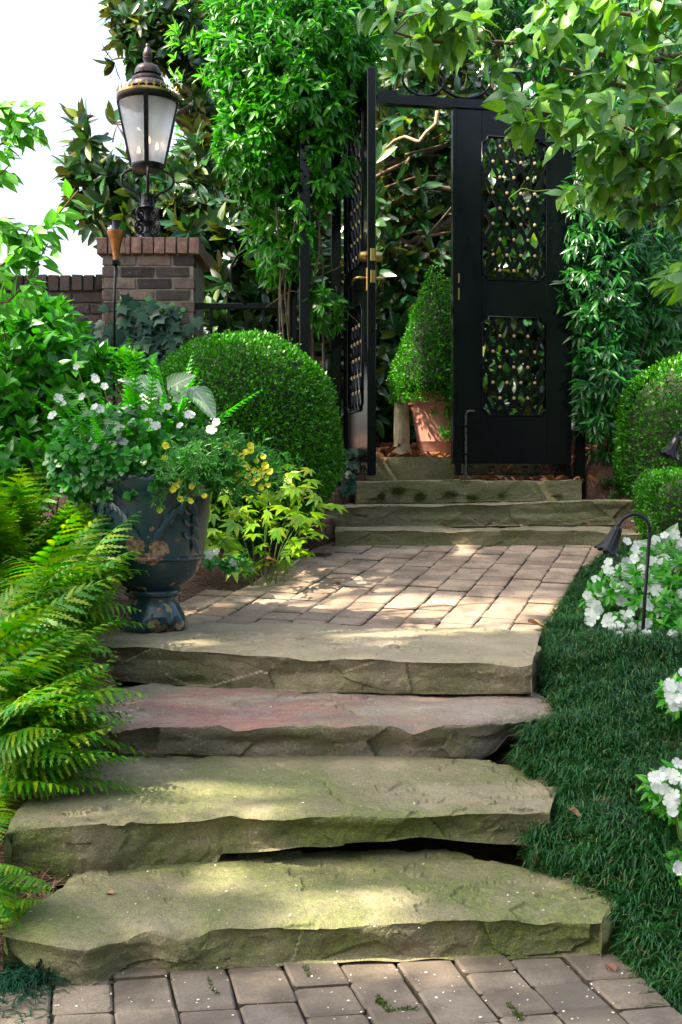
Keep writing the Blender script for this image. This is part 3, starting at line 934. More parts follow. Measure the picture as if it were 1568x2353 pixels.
# ------------------------------------------------------------------ iron fence panel between pillar and arbour
def fence():
    Y = 6.95; k = Y / FD; z = lambda v: EYE + (YH - v) * k; X = lambda u: (u - CX) * k
    p = thing('iron_fence', 'short black iron railing between the brick pillar and the arbour', 'fence', (X(560), Y, .7))
    G().box((X(446), Y - .018, z(711)), (X(668), Y + .018, z(697)), .004).out('top_rail', M['iron'], p)
    G().box((X(446), Y - .014, .85), (X(668), Y + .014, .88), .004).out('bottom_rail', M['iron'], p)
    for u in (486, 526, 566, 606, 640):
        G().box((X(u) - .008, Y - .008, .88), (X(u) + .008, Y + .008, z(711))).out('baluster', M['iron'], p)
    a = [wp(u, v, Y - .03) for u, v in ((566, 572), (545, 588), (532, 612), (530, 640), (540, 668), (556, 690), (566, 698))]
    G().tube(resample(a, 24), .008, 8).out('scroll', M['iron'], p, True)
fence()

# ------------------------------------------------------------------ arbour frame
GA = R(10)
def gate_line(t):     # along the gate opening, t metres from the left jamb
    return np.array([-.01 + t * math.cos(GA), 6.98 + t * math.sin(GA)])
def arbour():
    p = thing('arbour_frame', 'black square iron arbour frame with header beam and scrolls over the gateway', 'arbour', (.7, 7.1, .9))
    def post(x, y, w, z0, z1):
        G().box((x - w / 2, y - w / 2, z0), (x + w / 2, y + w / 2, z1), .004).out('post', M['iron'], p)
    post(-.205, 6.6, .062, .7, 3.5)
    post(-.292, 6.95, .06, .7, 3.5)
    post(-.03, 7.14, .062, .85, 3.4)
    post(1.50, 7.30, .065, .9, 3.4)
    a, b = gate_line(-.05), gate_line(1.6)
    def beam(a, b, z0, z1, w, name):
        d = (b - a) / np.linalg.norm(b - a); n = np.array([-d[1], d[0]]) * w / 2
        V = [(*(a - n), z0), (*(b - n), z0), (*(b + n), z0), (*(a + n), z0), (*(a - n), z1), (*(b - n), z1), (*(b + n), z1), (*(a + n), z1)]
        return G().add(V, [(3, 2, 1, 0), (4, 5, 6, 7), (0, 1, 5, 4), (1, 2, 6, 5), (2, 3, 7, 6), (3, 0, 4, 7)]).out(name, M['iron'], p)
    beam(a, b, 3.293, 3.348, .06, 'header_beam')
    beam(gate_line(-.05) + np.array([0, -.012]), gate_line(.345) + np.array([0, -.012]), 3.288, 3.365, .08, 'header_bracket')
    beam(np.array([-.205, 6.63]), np.array([-.03, 7.11]), 3.40, 3.44, .04, 'side_beam')
    for (t0, r, s) in ((.52, .10, 1), (.78, .13, -1), (1.02, .10, 1)):
        q = gate_line(t0); d = np.array([math.cos(GA), math.sin(GA), 0])
        cc = np.array([q[0], q[1], 3.36 + r])
        pts = [cc + d * (r * 1.3 * math.cos(th) * s) + np.array([0, 0, r * math.sin(th)]) for th in np.linspace(R(-200), R(70), 28)]
        G().tube(pts, .009, 7).out('scroll', M['iron'], p, True)
arbour()

# ------------------------------------------------------------------ gate leaves
GW, GH = .743, 2.24
def rosette_mesh():
    g = G()
    n = 16
    ring = [(.0125 if i % 2 == 0 else .0085) for i in range(n)]
    V = [(r * math.cos(2 * math.pi * i / n), 0, r * math.sin(2 * math.pi * i / n)) for i, r in enumerate(ring)]
    W = [(v[0] * .8, -.006, v[2] * .8) for v in V]
    C = [(.004 * math.cos(2 * math.pi * i / 8), -.004, .004 * math.sin(2 * math.pi * i / 8)) for i in range(8)]
    F = [(i, (i + 1) % n, n + (i + 1) % n, n + i) for i in range(n)] + [tuple(range(n, 2 * n))]
    g.add(V + W, F)
    g.lathe([(.0045, 0), (.0045, .003), (.0, .005)], (0, 0, 0), 8)
    # turn the boss to face -y
    for i in range(2 * n, len(g.V)):
        x, y, z = g.V[i]; g.V[i] = (x, -.006 - z, y)
    return make_mesh('rosette', g.V, g.F, M['rosette'])
ROS = rosette_mesh()

def gate_leaf(label, hinge, free, face, hardware):
    hx, hy = hinge
    th = math.atan2(free[1] - hy, free[0] - hx)
    p = thing('gate_leaf', label, 'gate', (hx, hy, 1.045), 'pair of iron gate leaves', th)
    T = .042; y0, y1 = -T / 2, T / 2
    x0, x1 = .165, .578
    zz = [(.37, .975), (1.203, 2.082)]
    L = dict(local=True)
    G().box((0, y0, .072), (x0, y1, GH), .003).out('stile', M['iron'], p, **L)
    G().box((x1, y0, .072), (GW, y1, GH), .003).out('stile', M['iron'], p, **L)
    G().box((x0, y0 + .001, .072), (x1, y1 - .001, zz[0][0])).out('bottom_panel', M['iron'], p, **L)
    G().box((x0, y0 + .001, zz[0][1]), (x1, y1 - .001, zz[1][0])).out('lock_rail', M['iron'], p, **L)
    G().box((x0, y0 + .001, zz[1][1]), (x1, y1 - .001, GH - .002)).out('top_rail', M['iron'], p, **L)
    r = .036
    for a, b in zz:
        for cx, sx in ((x0, 1), (x1, -1)):
            for cz, sz in ((a, 1), (b, -1)):
                arc = [(cx + sx * r * math.cos(t), cz + sz * r * math.sin(t)) for t in np.linspace(0, math.pi / 2, 9)]
                P = [(cx, cz)] + arc
                V = [(x, y0 + .002, z) for x, z in P] + [(x, y1 - .002, z) for x, z in P]
                m = len(P)
                F = [tuple(range(m)), tuple(range(2 * m - 1, m - 1, -1))] + [(i, (i + 1) % m, (i + 1) % m + m, i + m) for i in range(m)]
                o = G().add(V, F).out('corner_spandrel', M['iron'], p, **L)
        # raised moulding round the opening
        f = G(); e = .008
        yy = (face * (T / 2), face * (T / 2 + .007)); ylo, yhi = min(yy), max(yy)
        out = []
        for (cx, cz, sx, sz, rev) in ((x0, a, 1, 1, 0), (x1, a, -1, 1, 1), (x1, b, -1, -1, 0), (x0, b, 1, -1, 1)):
            arc = [(cx + sx * r * math.cos(t), face * (T / 2 + .003), cz + sz * r * math.sin(t)) for t in np.linspace(math.pi / 2, 0, 7)]
            out += arc[::-1] if rev else arc
        out.append(out[0])
        f.tube(out, .0055, 5, False)
        f.out('moulding', M['iron'], p, True, **L)
    # lattice
    px, pz = .0895, .0955
    xc = (x0 + x1) / 2 + .001
    for (a, b), top, nrow in ((zz[0], .975 - .115, 5), (zz[1], 2.082 - .055, 9)):
        lines = {}
        pts = []
        for i in range(nrow):
            zr = top - i * pz
            k = 3 if i % 2 == 0 else 4
            for j in range(k):
                pts.append((xc + (j - (k - 1) / 2) * px, zr))
        for s in (1, -1):
            dx, dz = px / 2 * s, -pz
            seen = []
            for q in pts:
                key = round((q[0] - dx / dz * (q[1] - a)) / .01)
                if any(abs(key - o) <= 1 for o in seen): continue
                seen.append(key)
            base = sorted(seen)
            # extend the family of bars to the sides of the opening
            step = px
            b0 = base[0] * .01
            ks = [b0 + step * m for m in range(-12, 16)]
            for xb in ks:
                t0, t1 = 0.0, 1.0
                A = np.array([xb, a]); B = np.array([xb + dx / dz * (b - a), b])
                d = B - A
                if abs(d[0]) > 1e-6:
                    ta, tb = sorted(((x0 - A[0]) / d[0], (x1 - A[0]) / d[0]))
                    t0, t1 = max(t0, ta), min(t1, tb)
                if t1 - t0 < .05: continue
                P0, P1 = A + d * t0, A + d * t1
                u = d / np.linalg.norm(d); nn = np.array([-u[1], u[0]]) * .0115
                ym = face * (.006 * s + .003); tk = .0045
                V = [(P0[0] - nn[0], ym - tk, P0[1] - nn[1]), (P0[0] + nn[0], ym - tk, P0[1] + nn[1]), (P1[0] + nn[0], ym - tk, P1[1] + nn[1]), (P1[0] - nn[0], ym - tk, P1[1] - nn[1])]
                V += [(x, ym + tk, z) for x, _, z in V]
                G().add(V, [(0, 1, 2, 3), (7, 6, 5, 4), (0, 4, 5, 1), (1, 5, 6, 2), (2, 6, 7, 3), (3, 7, 4, 0)]).out('lattice_bar', M['iron'], p, **L)
        for x, z in pts:
            o = put('rosette', ROS, p, True); o.location = (x, face * .014, z)
            o.scale = (.95, .95, .95)
            if face > 0: o.rotation_euler = (0, 0, math.pi)
    # open scrollwork foot
    G().box((0, -.012, 0), (.03, .012, .071)).out('foot_post', M['iron'], p, **L)
    G().box((GW - .034, -.016, 0), (GW, .016, .071)).out('foot_post', M['iron'], p, **L)
    G().box((.03, -.006, .004), (GW - .034, .006, .012)).out('foot_rail', M['iron'], p, **L)
    for i in range(3):
        xa = .06 + i * .215
        pts = []
        for t in np.linspace(0, 1, 40):
            if t < .3:
                a = R(200) + t / .3 * R(330); rr = .008 + .016 * t / .3
                pts.append((xa + .02 + rr * math.cos(a), 0, .036 + rr * math.sin(a)))
            elif t < .7:
                s = (t - .3) / .4; q = pts[11] if len(pts) > 11 else pts[-1]
                pts.append((xa + .03 + .12 * s, 0, .058 - .04 * math.sin(s * math.pi / 2) ** 1.2))
            else:
                a = R(-100) + (t - .7) / .3 * R(320); rr = .026 - .015 * (t - .7) / .3
                pts.append((xa + .155 + rr * math.cos(a), 0, .042 + rr * math.sin(a)))
        G().tube(pts, .0045, 6).out('foot_scroll', M['iron'], p, True, **L)
    hardware(p, face)
    return p

def hw_left(p, face):
    f = face
    # astragal strip on the meeting edge and brass lockset
    G().box((GW, -.03, .0), (GW + .012, .018, GH), .003).out('meeting_strip', M['iron'], p, local=True)
    for (za, zb) in ((1.178, 1.246), (1.058, 1.126)):
        o = G().box((GW + .012, -.013, za), (GW + .015, .013, zb), .001).out('lock_plate', M['brass'], p, local=True)
        G().tube([(GW + .015, 0, (za + zb) / 2), (GW + .018, 0, (za + zb) / 2)], .008, 10).out('bolt', M['brass'], o, local=True)
    for s in (-1, 1):
        g = G()
        g.tube([(GW - .05, s * .021, 1.212), (GW - .05, s * .034, 1.212), (GW - .05, s * .06, 1.212), (GW - .05, s * .066, 1.212)], [.032, .032, .026, .012], 18)
        g.out('deadbolt_knob', M['brass'], p, 40, local=True)
        e = G().tube([(GW - .05, s * .021, 1.02), (GW - .05, s * .027, 1.02)], .001, 6)
        e.box((GW - .072, s * .021 - .004, 1.02), (GW - .03, s * .021 + .008, 1.15), .004)
        e.out('escutcheon', M['brass'], p, local=True)
        h = resample([(GW - .05, s * .028, 1.092), (GW - .05, s * .066, 1.094), (GW - .075, s * .078, 1.094), (GW - .13, s * .08, 1.088), (GW - .165, s * .08, 1.07)], 16)
        G().tube(h, [.009] * 14 + [.007, .004], 10).out('lever_handle', M['brass'], p, True, local=True)

def hw_right(p, face):
    f = face
    G().box((GW, -.022, .07), (GW + .02, .03, GH), .003).out('meeting_strip', M['iron'], p, local=True)
    for (za, zb) in ((1.075, 1.145), (1.178, 1.235)):
        G().box((GW - .022, f * .021 - .0015, za), (GW - .012, f * .021 + .002, zb)).out('strike_plate', M['brass'], p, local=True)
    x = GW - .058; y = f * .034
    pts = [(x - .055, y, .392), (x - .03, y, .396), (x - .008, y, .39), (x, y, .375), (x, y, .33), (x, y, .1), (x, y, -.04)]
    G().tube(resample(pts, 30), .0075, 8).out('cane_bolt', M['canebolt'], p, True, local=True)
    for zc in (.30, .13):
        G().box((x - .022, f * .021 - .004, zc - .006), (x + .022, y + f * .012, zc + .006) if f > 0 else (x + .022, f * .021 + .004, zc + .006), .002).out('bolt_bracket', M['iron'], p, local=True)
M['canebolt'] = simple('scuffed_black_steel', (.05, .055, .06), .5, .2, 40, .8)
HL = (.035, 7.10); FL = (.172, 6.37)
gate_leaf('iron lattice gate leaf standing open edge on with brass lever handle', HL, FL, -1, hw_left)
HR = (1.43, 7.23); FR = (.70, 7.10)
gate_leaf('broad black lattice gate leaf with gilt rosettes and a drop bolt', HR, FR, 1, hw_right)

# ------------------------------------------------------------------ path lights
def path_light(label, base, neck_top, mouth_dir, h_top, lean):
    b = np.array(base)
    p = thing('path_light', label, 'path light', b, 'bell shaped path lights')
    top = np.array(neck_top)
    # stem, hook and neck
    r = .055
    s = np.array([b[0] + lean, b[1], h_top - r])
    pts = [b - np.array([0, 0, .08]), b + (s - b) * .5, s]
    for t in np.linspace(0, math.pi * .86, 14):
        pts.append(np.array([s[0] - r + r * math.cos(t), b[1], s[2] + r * math.sin(t)]))
    e = pts[-1]; d = np.array([-.42, -.05, -.9]); d /= np.linalg.norm(d)
    pts.append(e + d * .018)
    G().tube(pts, .0062, 10).out('stem', M['iron2'], p, True)
    nk = e + d * .012
    a = np.cross(d, (0, 1, 0)); a /= np.linalg.norm(a); c = np.cross(d, a)
    V, F = [], []
    prof = [(.004, -.004), (.012, 0), (.0175, .006), (.0195, .02), (.022, .045), (.0275, .066), (.037, .083), (.047, .092), (.044, .093), (.026, .067), (.02, .045), (.016, .02), (.0, .012)]
    n = 66
    for j, (rr, h) in enumerate(prof):
        for i in range(n):
            th = 2 * math.pi * i / n
            fl = 1 + (.10 * abs(math.sin(th * 5.5)) - .05) * min(1, max(0, h / .03))
            hh = h + (.007 * abs(math.sin(th * 5.5)) if h > .08 else 0)
            V.append(nk + d * hh + (a * math.cos(th) + c * math.sin(th)) * rr * fl)
        if j:
            for i in range(n):
                F.append(((j - 1) * n + i, (j - 1) * n + (i + 1) % n, j * n + (i + 1) % n, j * n + i))
    part('bell_shade', V, F, M['iron2'], p, 50)
bs = wp(1470, 1530, 4.0)
path_light('black bell flower path light hooked over the near white impatiens', bs, None, None, wp(1470, 1182, 4.0)[2], .036)
b2 = wp(1612, 1330, 5.0); b2[2] = float(ground_z(b2[0], b2[1]))
path_light('black bell flower path light before the clipped boxwoods', b2, None, None, wp(1568, 980, 5.0)[2], .01)
# ------------------------------------------------------------------ leaf building
def leaf_tpl(width, fold=.25, curl=.15, rows=4, shape='ellip', wave=0.0):
    """one leaf of length 1 along +y, normal +z"""
    ts = np.linspace(0, 1, rows)
    V, F, prev = [], [], None
    for i, t in enumerate(ts):
        if shape == 'ellip': w = math.sin(math.pi * min(1, t ** .9)) ** .8
        elif shape == 'lance': w = math.sin(math.pi * t ** .75) ** 1.0
        elif shape == 'ovate': w = math.sin(math.pi * t ** .68) ** .75 * (1 - .25 * t)
        elif shape == 'round': w = math.sin(math.pi * t ** .8) ** .5
        else: w = math.sin(math.pi * t)
        w = max(0, w) * width / 2
        z = -curl * t * t
        if i in (0, rows - 1):
            V.append((0, t, z)); cur = [len(V) - 1]
        else:
            wz = wave * math.sin(t * 9)
            V += [(-w, t, z + fold * w + wz), (0, t, z), (w, t, z + fold * w - wz)]
            cur = [len(V) - 3, len(V) - 2, len(V) - 1]
        if prev is not None:
            if len(prev) == 1: F += [(prev[0], cur[1], cur[0]), (prev[0], cur[2], cur[1])]
            elif len(cur) == 1: F += [(prev[0], prev[1], cur[0]), (prev[1], prev[2], cur[0])]
            else:
                for k in (0, 1):
                    F += [(prev[k], prev[k + 1], cur[k + 1]), (prev[k], cur[k + 1], cur[k])]
        prev = cur
    return np.array(V, float), np.array(F)

def ivy_tpl():
    pts = [(0, 0), (.22, -.08), (.5, .12), (.34, .3), (.62, .62), (.27, .6), (0, 1.05), (-.27, .6), (-.62, .62), (-.34, .3), (-.5, .12), (-.22, -.08)]
    V = [(0, .32, .03)] + [(x, y, -.04 * abs(x) * 2) for x, y in pts]
    F = [(0, i, i % 12 + 1) for i in range(1, 13)]
    return np.array(V), np.array(F)

def palm_tpl():
    """deeply divided leaf of five toothed lobes"""
    V, F = [], []
    for a in (-72, -36, 0, 36, 72):
        l, f = leaf_tpl(.34, .15, .12, 5, 'ovate')
        l = l * (1 if a == 0 else .86 if abs(a) < 50 else .68)
        c, s = math.cos(R(a)), math.sin(R(a))
        l = np.stack([l[:, 0] * c + l[:, 1] * s, -l[:, 0] * s + l[:, 1] * c, l[:, 2] + .01 * a / 72], 1)
        F.append(f + len(V)); V += l.tolist()
    return np.array(V), np.concatenate(F)

def flower_tpl(petals=5, w=.95, notch=True, cup=.15):
    V, F = [], []
    for k in range(petals):
        a = 2 * math.pi * k / petals
        pts = [(0, .02, 0), (-.30 * w, .45, .03), (-.42 * w, .78, .0), (-.18 * w, 1.0, -.06), (0, .92 if notch else 1.03, -.03), (.18 * w, 1.0, -.06), (.42 * w, .78, .0), (.30 * w, .45, .03)]
        c, s = math.cos(a), math.sin(a)
        b = len(V)
        zo = .012 * (k % 2)
        V += [(x * c - y * s, x * s + y * c, z + cup * y * y + zo) for x, y, z in pts]
        F += [(b, b + i, b + i + 1) for i in range(1, 7)]
    return np.array(V), np.array(F)[:, ::-1].copy()

TPL = {
    'tiny': (np.array([(0, 0, 0), (.3, .5, .08), (0, 1, 0), (-.3, .5, .08)]), np.array([(0, 1, 2), (0, 2, 3)])),
    'magnolia': leaf_tpl(.34, .25, .14, 6, 'ellip'),
    'vine': leaf_tpl(.30, .3, .22, 4, 'lance'),
    'narrow': leaf_tpl(.22, .3, .3, 4, 'lance'),
    'dogwood': leaf_tpl(.58, .16, .36, 9, 'ovate', .018),
    'ovate': leaf_tpl(.5, .22, .2, 4, 'ovate'),
    'round': leaf_tpl(.7, .15, .15, 5, 'round'),
    'strap': leaf_tpl(.2, .2, .1, 3, 'lance'),
    'ivy': ivy_tpl(), 'palm': palm_tpl(),
    'caladium': leaf_tpl(.72, .16, .3, 8, 'ovate', .01),
    'flower': flower_tpl(5, 1.06), 'trumpet': flower_tpl(5, 1.25, False, .5),
    'curl': leaf_tpl(.5, .9, .25, 6, 'ovate', .03),
}

def norm(a):
    return a / np.maximum(1e-9, np.linalg.norm(a, axis=-1, keepdims=True))

def frames(D, U):
    D = norm(D); X = norm(np.cross(D, U)); Z = np.cross(X, D)
    return np.stack([X, D, Z], -1)           # columns: width, length, normal

def leaves_mesh(tpl, P, B, S):
    V, F = TPL[tpl]
    n, k = len(P), len(V)
    VV = np.einsum('nij,kj->nki', B, V) * np.asarray(S)[:, None, None] + P[:, None, :]
    FF = F[None] + (np.arange(n) * k)[:, None, None]
    return VV.reshape(-1, 3), FF.reshape(-1, F.shape[1])

_shared = {}
def shared(tpl, mat, name='leaf'):
    key = (tpl, mat.name, name)
    if key not in _shared:
        V, F = TPL[tpl]
        _shared[key] = make_mesh(name, V, F, mat, True)
    return _shared[key]

def on_screen(P):
    u = CX + P[:, 0] * FD / np.maximum(.1, P[:, 1]); v = YH - (P[:, 2] - EYE) * FD / np.maximum(.1, P[:, 1])
    return u, v, (u > 2) & (u < 1566) & (v > 2) & (v < 2351) & (P[:, 1] > .5)

def foliage(root, P, D, U, S, tpl, mat, nparts=0, mass='foliage', piece='leaf', front=None):
    """scatter leaves: the largest in view are objects of their own, the rest one mass"""
    P = np.asarray(P, float); D = np.asarray(D, float); U = np.asarray(U, float); S = np.asarray(S, float)
    B = frames(D, U)
    n = len(P)
    take = np.zeros(n, bool)
    if nparts:
        u, v, ok = on_screen(P)
        score = np.where(ok, S / P[:, 1], 0) * (1 + .15 * rng.random(n))
        if front is not None: score = score * np.exp(-front * 2.5)
        idx = np.argsort(-score)[:nparts]
        take[idx] = True
        take &= score > 0
    L = Vector(root.location)
    me = shared(tpl, VEINED.get(mat.name, mat), piece)
    for i in np.nonzero(take)[0]:
        o = bpy.data.objects.new(piece, me); COL.objects.link(o); o.parent = root
        m = np.eye(4); m[:3, :3] = B[i] * S[i]; m[:3, 3] = P[i] - np.array(L)
        o.matrix_basis = Matrix(m.tolist())
    r = ~take
    if r.any():
        V, F = leaves_mesh(tpl, P[r], B[r], S[r])
        part(mass, V, F, mat, root, True, kind='stuff')

def rand_dirs(n):
    return norm(rng.normal(size=(n, 3)))

def perp(D):
    a = np.cross(D, rng.normal(size=D.shape)); return norm(a)

def whorls(P, D, k, spread, jit=.25, droop=0.0, length=(.8, 1.2), up=None):
    """k leaves round every shoot tip"""
    n = len(P); P2 = np.repeat(P, k, 0); D2 = np.repeat(norm(D), k, 0)
    a = np.repeat(perp(norm(D)), k, 0); b = np.cross(D2, a)
    th = np.tile(np.arange(k) * 2.4, n) + np.repeat(rng.random(n) * 6.28, k)
    sp = spread * (.55 + .6 * rng.random(n * k))
    rad = a * np.cos(th)[:, None] + b * np.sin(th)[:, None]
    dd = D2 * np.cos(sp)[:, None] + rad * np.sin(sp)[:, None] + rng.normal(0, jit, (n * k, 3))
    dd[:, 2] -= droop
    dd = norm(dd)
    uu = (up if up is not None else D2) + .3 * rng.normal(size=D2.shape)
    ss = rng.uniform(*length, n * k)
    return P2, dd, uu, ss

def blob(n, c, r, inner=.6, power=2.0, half=None):
    d = rand_dirs(n)
    if half is not None:
        h = np.array(half, float)
        d = np.where((d @ h)[:, None] < 0, d - 2 * (d @ h)[:, None] * h, d)
    t = 1 - (1 - inner) * rng.random(n) ** power
    P = np.array(c) + d * np.array(r) * t[:, None]
    nr = norm(d / np.array(r))
    return P, nr, t

def blob_px(u, v, Y, ru, rv, rY):
    c = wp(u, v, Y); k = Y / FD
    return c, np.array([ru * k, rY, rv * k])

def branch(root, pts, r0, r1, mat, name='branch', n=8, jit=.02):
    P = resample(pts, max(6, int(len(pts) * 4)))
    P = P + jit * np.stack([vnoise(P * 3 + 5, 3), vnoise(P * 3 + 9, 4), vnoise(P * 3 + 1, 5)], 1)
    m = len(P)
    return G().tube(P, list(np.linspace(r0, r1, m)), n).out(name, mat, root, True)

# ------------------------------------------------------------------ clipped boxwood
def boxwood(name, label, c, r, n, leaf=.017, sq=2.0, group='clipped boxwood', foot=None, cone=None, light=None):
    c = np.array(c, float); r = np.array(r, float)
    gz = foot if foot is not None else c[2] - r[2]
    p = thing(name, label, 'boxwood', (c[0], c[1], gz), group)
    def surf(d):
        # superellipsoid radius along d
        q = (np.abs(d / r) ** sq).sum(1) ** (-1 / sq)
        P = c + d * q[:, None]
        g = np.sign(d) * np.abs((P - c) / r) ** (sq - 1) / r
        return P, norm(g)
    if cone is None:
        # area weighted sampling
        d = rand_dirs(n * 2); P, nr = surf(d)
        w = (np.linalg.norm(P - c, axis=1) ** 2); w = w / w.max()
        keep = rng.random(len(P)) < w; P, nr = P[keep][:n], nr[keep][:n]
    else:
        zb, zt, rb = cone
        h = np.sqrt(rng.random(n)); zz = zt - (zt - zb) * h
        rr = rb * h ** .78 * (1 - .15 * np.maximum(0, h - .85) / .15)
        th = rng.random(n) * 2 * math.pi
        P = np.stack([c[0] + rr * np.cos(th), c[1] + rr * np.sin(th), zz], 1)
        nr = norm(np.stack([np.cos(th), np.sin(th), np.full(n, .35)], 1))
    lump = .02 * fbm(P * 4.5, 5, 3) + .013 * vnoise(P * 17, 8) + np.where(rng.random(len(P)) < .03, .035 * rng.random(len(P)), 0)
    P = P + nr * (lump - .035 * rng.random(len(P)) ** 1.4)[:, None]
    dd = norm(nr * .8 + rng.normal(0, .6, P.shape) + np.array([0, 0, .25]))
    uu = nr + rng.normal(0, .5, P.shape)
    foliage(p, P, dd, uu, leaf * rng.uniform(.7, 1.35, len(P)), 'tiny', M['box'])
    # dark twiggy core
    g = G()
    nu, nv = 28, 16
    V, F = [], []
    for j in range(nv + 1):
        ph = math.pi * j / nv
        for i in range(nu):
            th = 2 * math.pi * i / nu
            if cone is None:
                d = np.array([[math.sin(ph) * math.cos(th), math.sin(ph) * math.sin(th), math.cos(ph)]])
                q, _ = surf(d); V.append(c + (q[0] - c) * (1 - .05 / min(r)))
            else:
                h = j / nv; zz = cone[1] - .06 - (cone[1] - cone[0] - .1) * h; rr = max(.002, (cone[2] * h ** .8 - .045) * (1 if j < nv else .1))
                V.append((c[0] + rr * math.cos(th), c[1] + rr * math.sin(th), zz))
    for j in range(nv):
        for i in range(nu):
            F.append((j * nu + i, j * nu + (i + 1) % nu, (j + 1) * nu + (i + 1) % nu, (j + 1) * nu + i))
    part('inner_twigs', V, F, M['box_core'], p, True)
    G().tube([(c[0], c[1], gz - .05), (c[0], c[1], c[2])], .03, 8).out('trunk', M['bark'], p, True)
    return p

k6 = 6.0 / FD
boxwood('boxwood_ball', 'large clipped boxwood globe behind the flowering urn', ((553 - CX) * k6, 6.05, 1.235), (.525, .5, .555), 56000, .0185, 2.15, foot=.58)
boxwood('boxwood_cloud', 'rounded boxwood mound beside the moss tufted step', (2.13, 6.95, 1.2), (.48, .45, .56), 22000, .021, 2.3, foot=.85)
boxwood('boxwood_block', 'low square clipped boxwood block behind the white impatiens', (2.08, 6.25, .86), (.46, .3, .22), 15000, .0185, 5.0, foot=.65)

# ------------------------------------------------------------------ terracotta pot with boxwood cone, stone pedestal
def behind_gate():
    Y = 7.85; k = Y / FD; X = (1000 - CX) * k; z = lambda v: EYE + (YH - v) * k; zb = Z8 + .002
    p = thing('terracotta_pot', 'terracotta pot with rolled rim standing behind the gate', 'pot', (X, Y - .2, zb))
    top = zb + .43
    G().lathe([(.105, zb), (.112, zb + .004), (.114, zb + .025), (.108, zb + .03), (.128, zb + .1), (.131, zb + .103), (.13, zb + .108), (.168, zb + .3), (.178, zb + .315), (.186, zb + .33), (.184, zb + .34), (.2, zb + .345), (.208, zb + .36), (.21, zb + .4), (.204, zb + .425), (.19, top), (.175, zb + .42), (.165, zb + .38)], (X, Y - .12, 0), 48).out('pot_body', M['terra'], p, 40)
    G().lathe([(.17, zb + .385), (.001, zb + .39)], (X, Y - .12, 0), 32).out('potting_soil', M['soil'], p)
    boxwood('boxwood_cone', 'clipped boxwood cone growing in the terracotta pot', (X - .01, Y - .12, 1.9), (.2, .2, .4), 12000, .02, foot=zb + .39, cone=(zb + .36, z(612), .34), group='clipped boxwood')
    # loose green plant spilling over the pot
    q = thing('spilling_shrub', 'loose bright green shrub spilling over the terracotta pot', 'plant', (X + .15, Y - .25, zb + .38))
    n = 110
    P = np.stack([rng.normal(X + .17, .08, n), rng.normal(Y - .34, .05, n), rng.uniform(zb + .12, zb + .62, n)], 1)
    P2, d, u, s = whorls(P, np.tile([-.4, -.5, .2], (n, 1)) + rng.normal(0, .4, (n, 3)), 5, 1.0, .3, .25, up=np.array([[-.2, -.6, .7]]))
    foliage(q, P2, d, u, s * .052, 'vine', M['shrub'], 60)
    for i in range(7):
        a = np.array([X + .1, Y - .2, zb + .4]); b = P[i * 9]
        branch(q, [a, (a + b) / 2 + np.array([0, -.04, .06]), b], .004, .002, M['stem'], 'stem', 5, .005)
    # pedestal
    PX = (921 - CX) * k; PYY = Y - .15
    s = thing('stone_pedestal', 'lichen stained tapering stone pedestal left of the terracotta pot', 'pedestal', (PX, PYY, zb))
    def wob(r, zz, th):
        return r * (1 + .06 * math.sin(th * 5 + zz * 8) + .04 * math.sin(th * 11)) , zz
    G().lathe([(.034, zb + .5), (.04, zb + .44), (.048, zb + .3), (.052, zb + .15), (.05, zb + .09)], (PX, PYY, 0), 36, wob).out('shaft', M['pedestal'], s, 45)
    G().lathe([(.05, zb + .1), (.055, zb + .07), (.065, zb + .045), (.068, zb + .02), (.072, zb + .016), (.074, zb)], (PX, PYY, 0), 32).out('base', M['pedestal'], s, 45)
behind_gate()

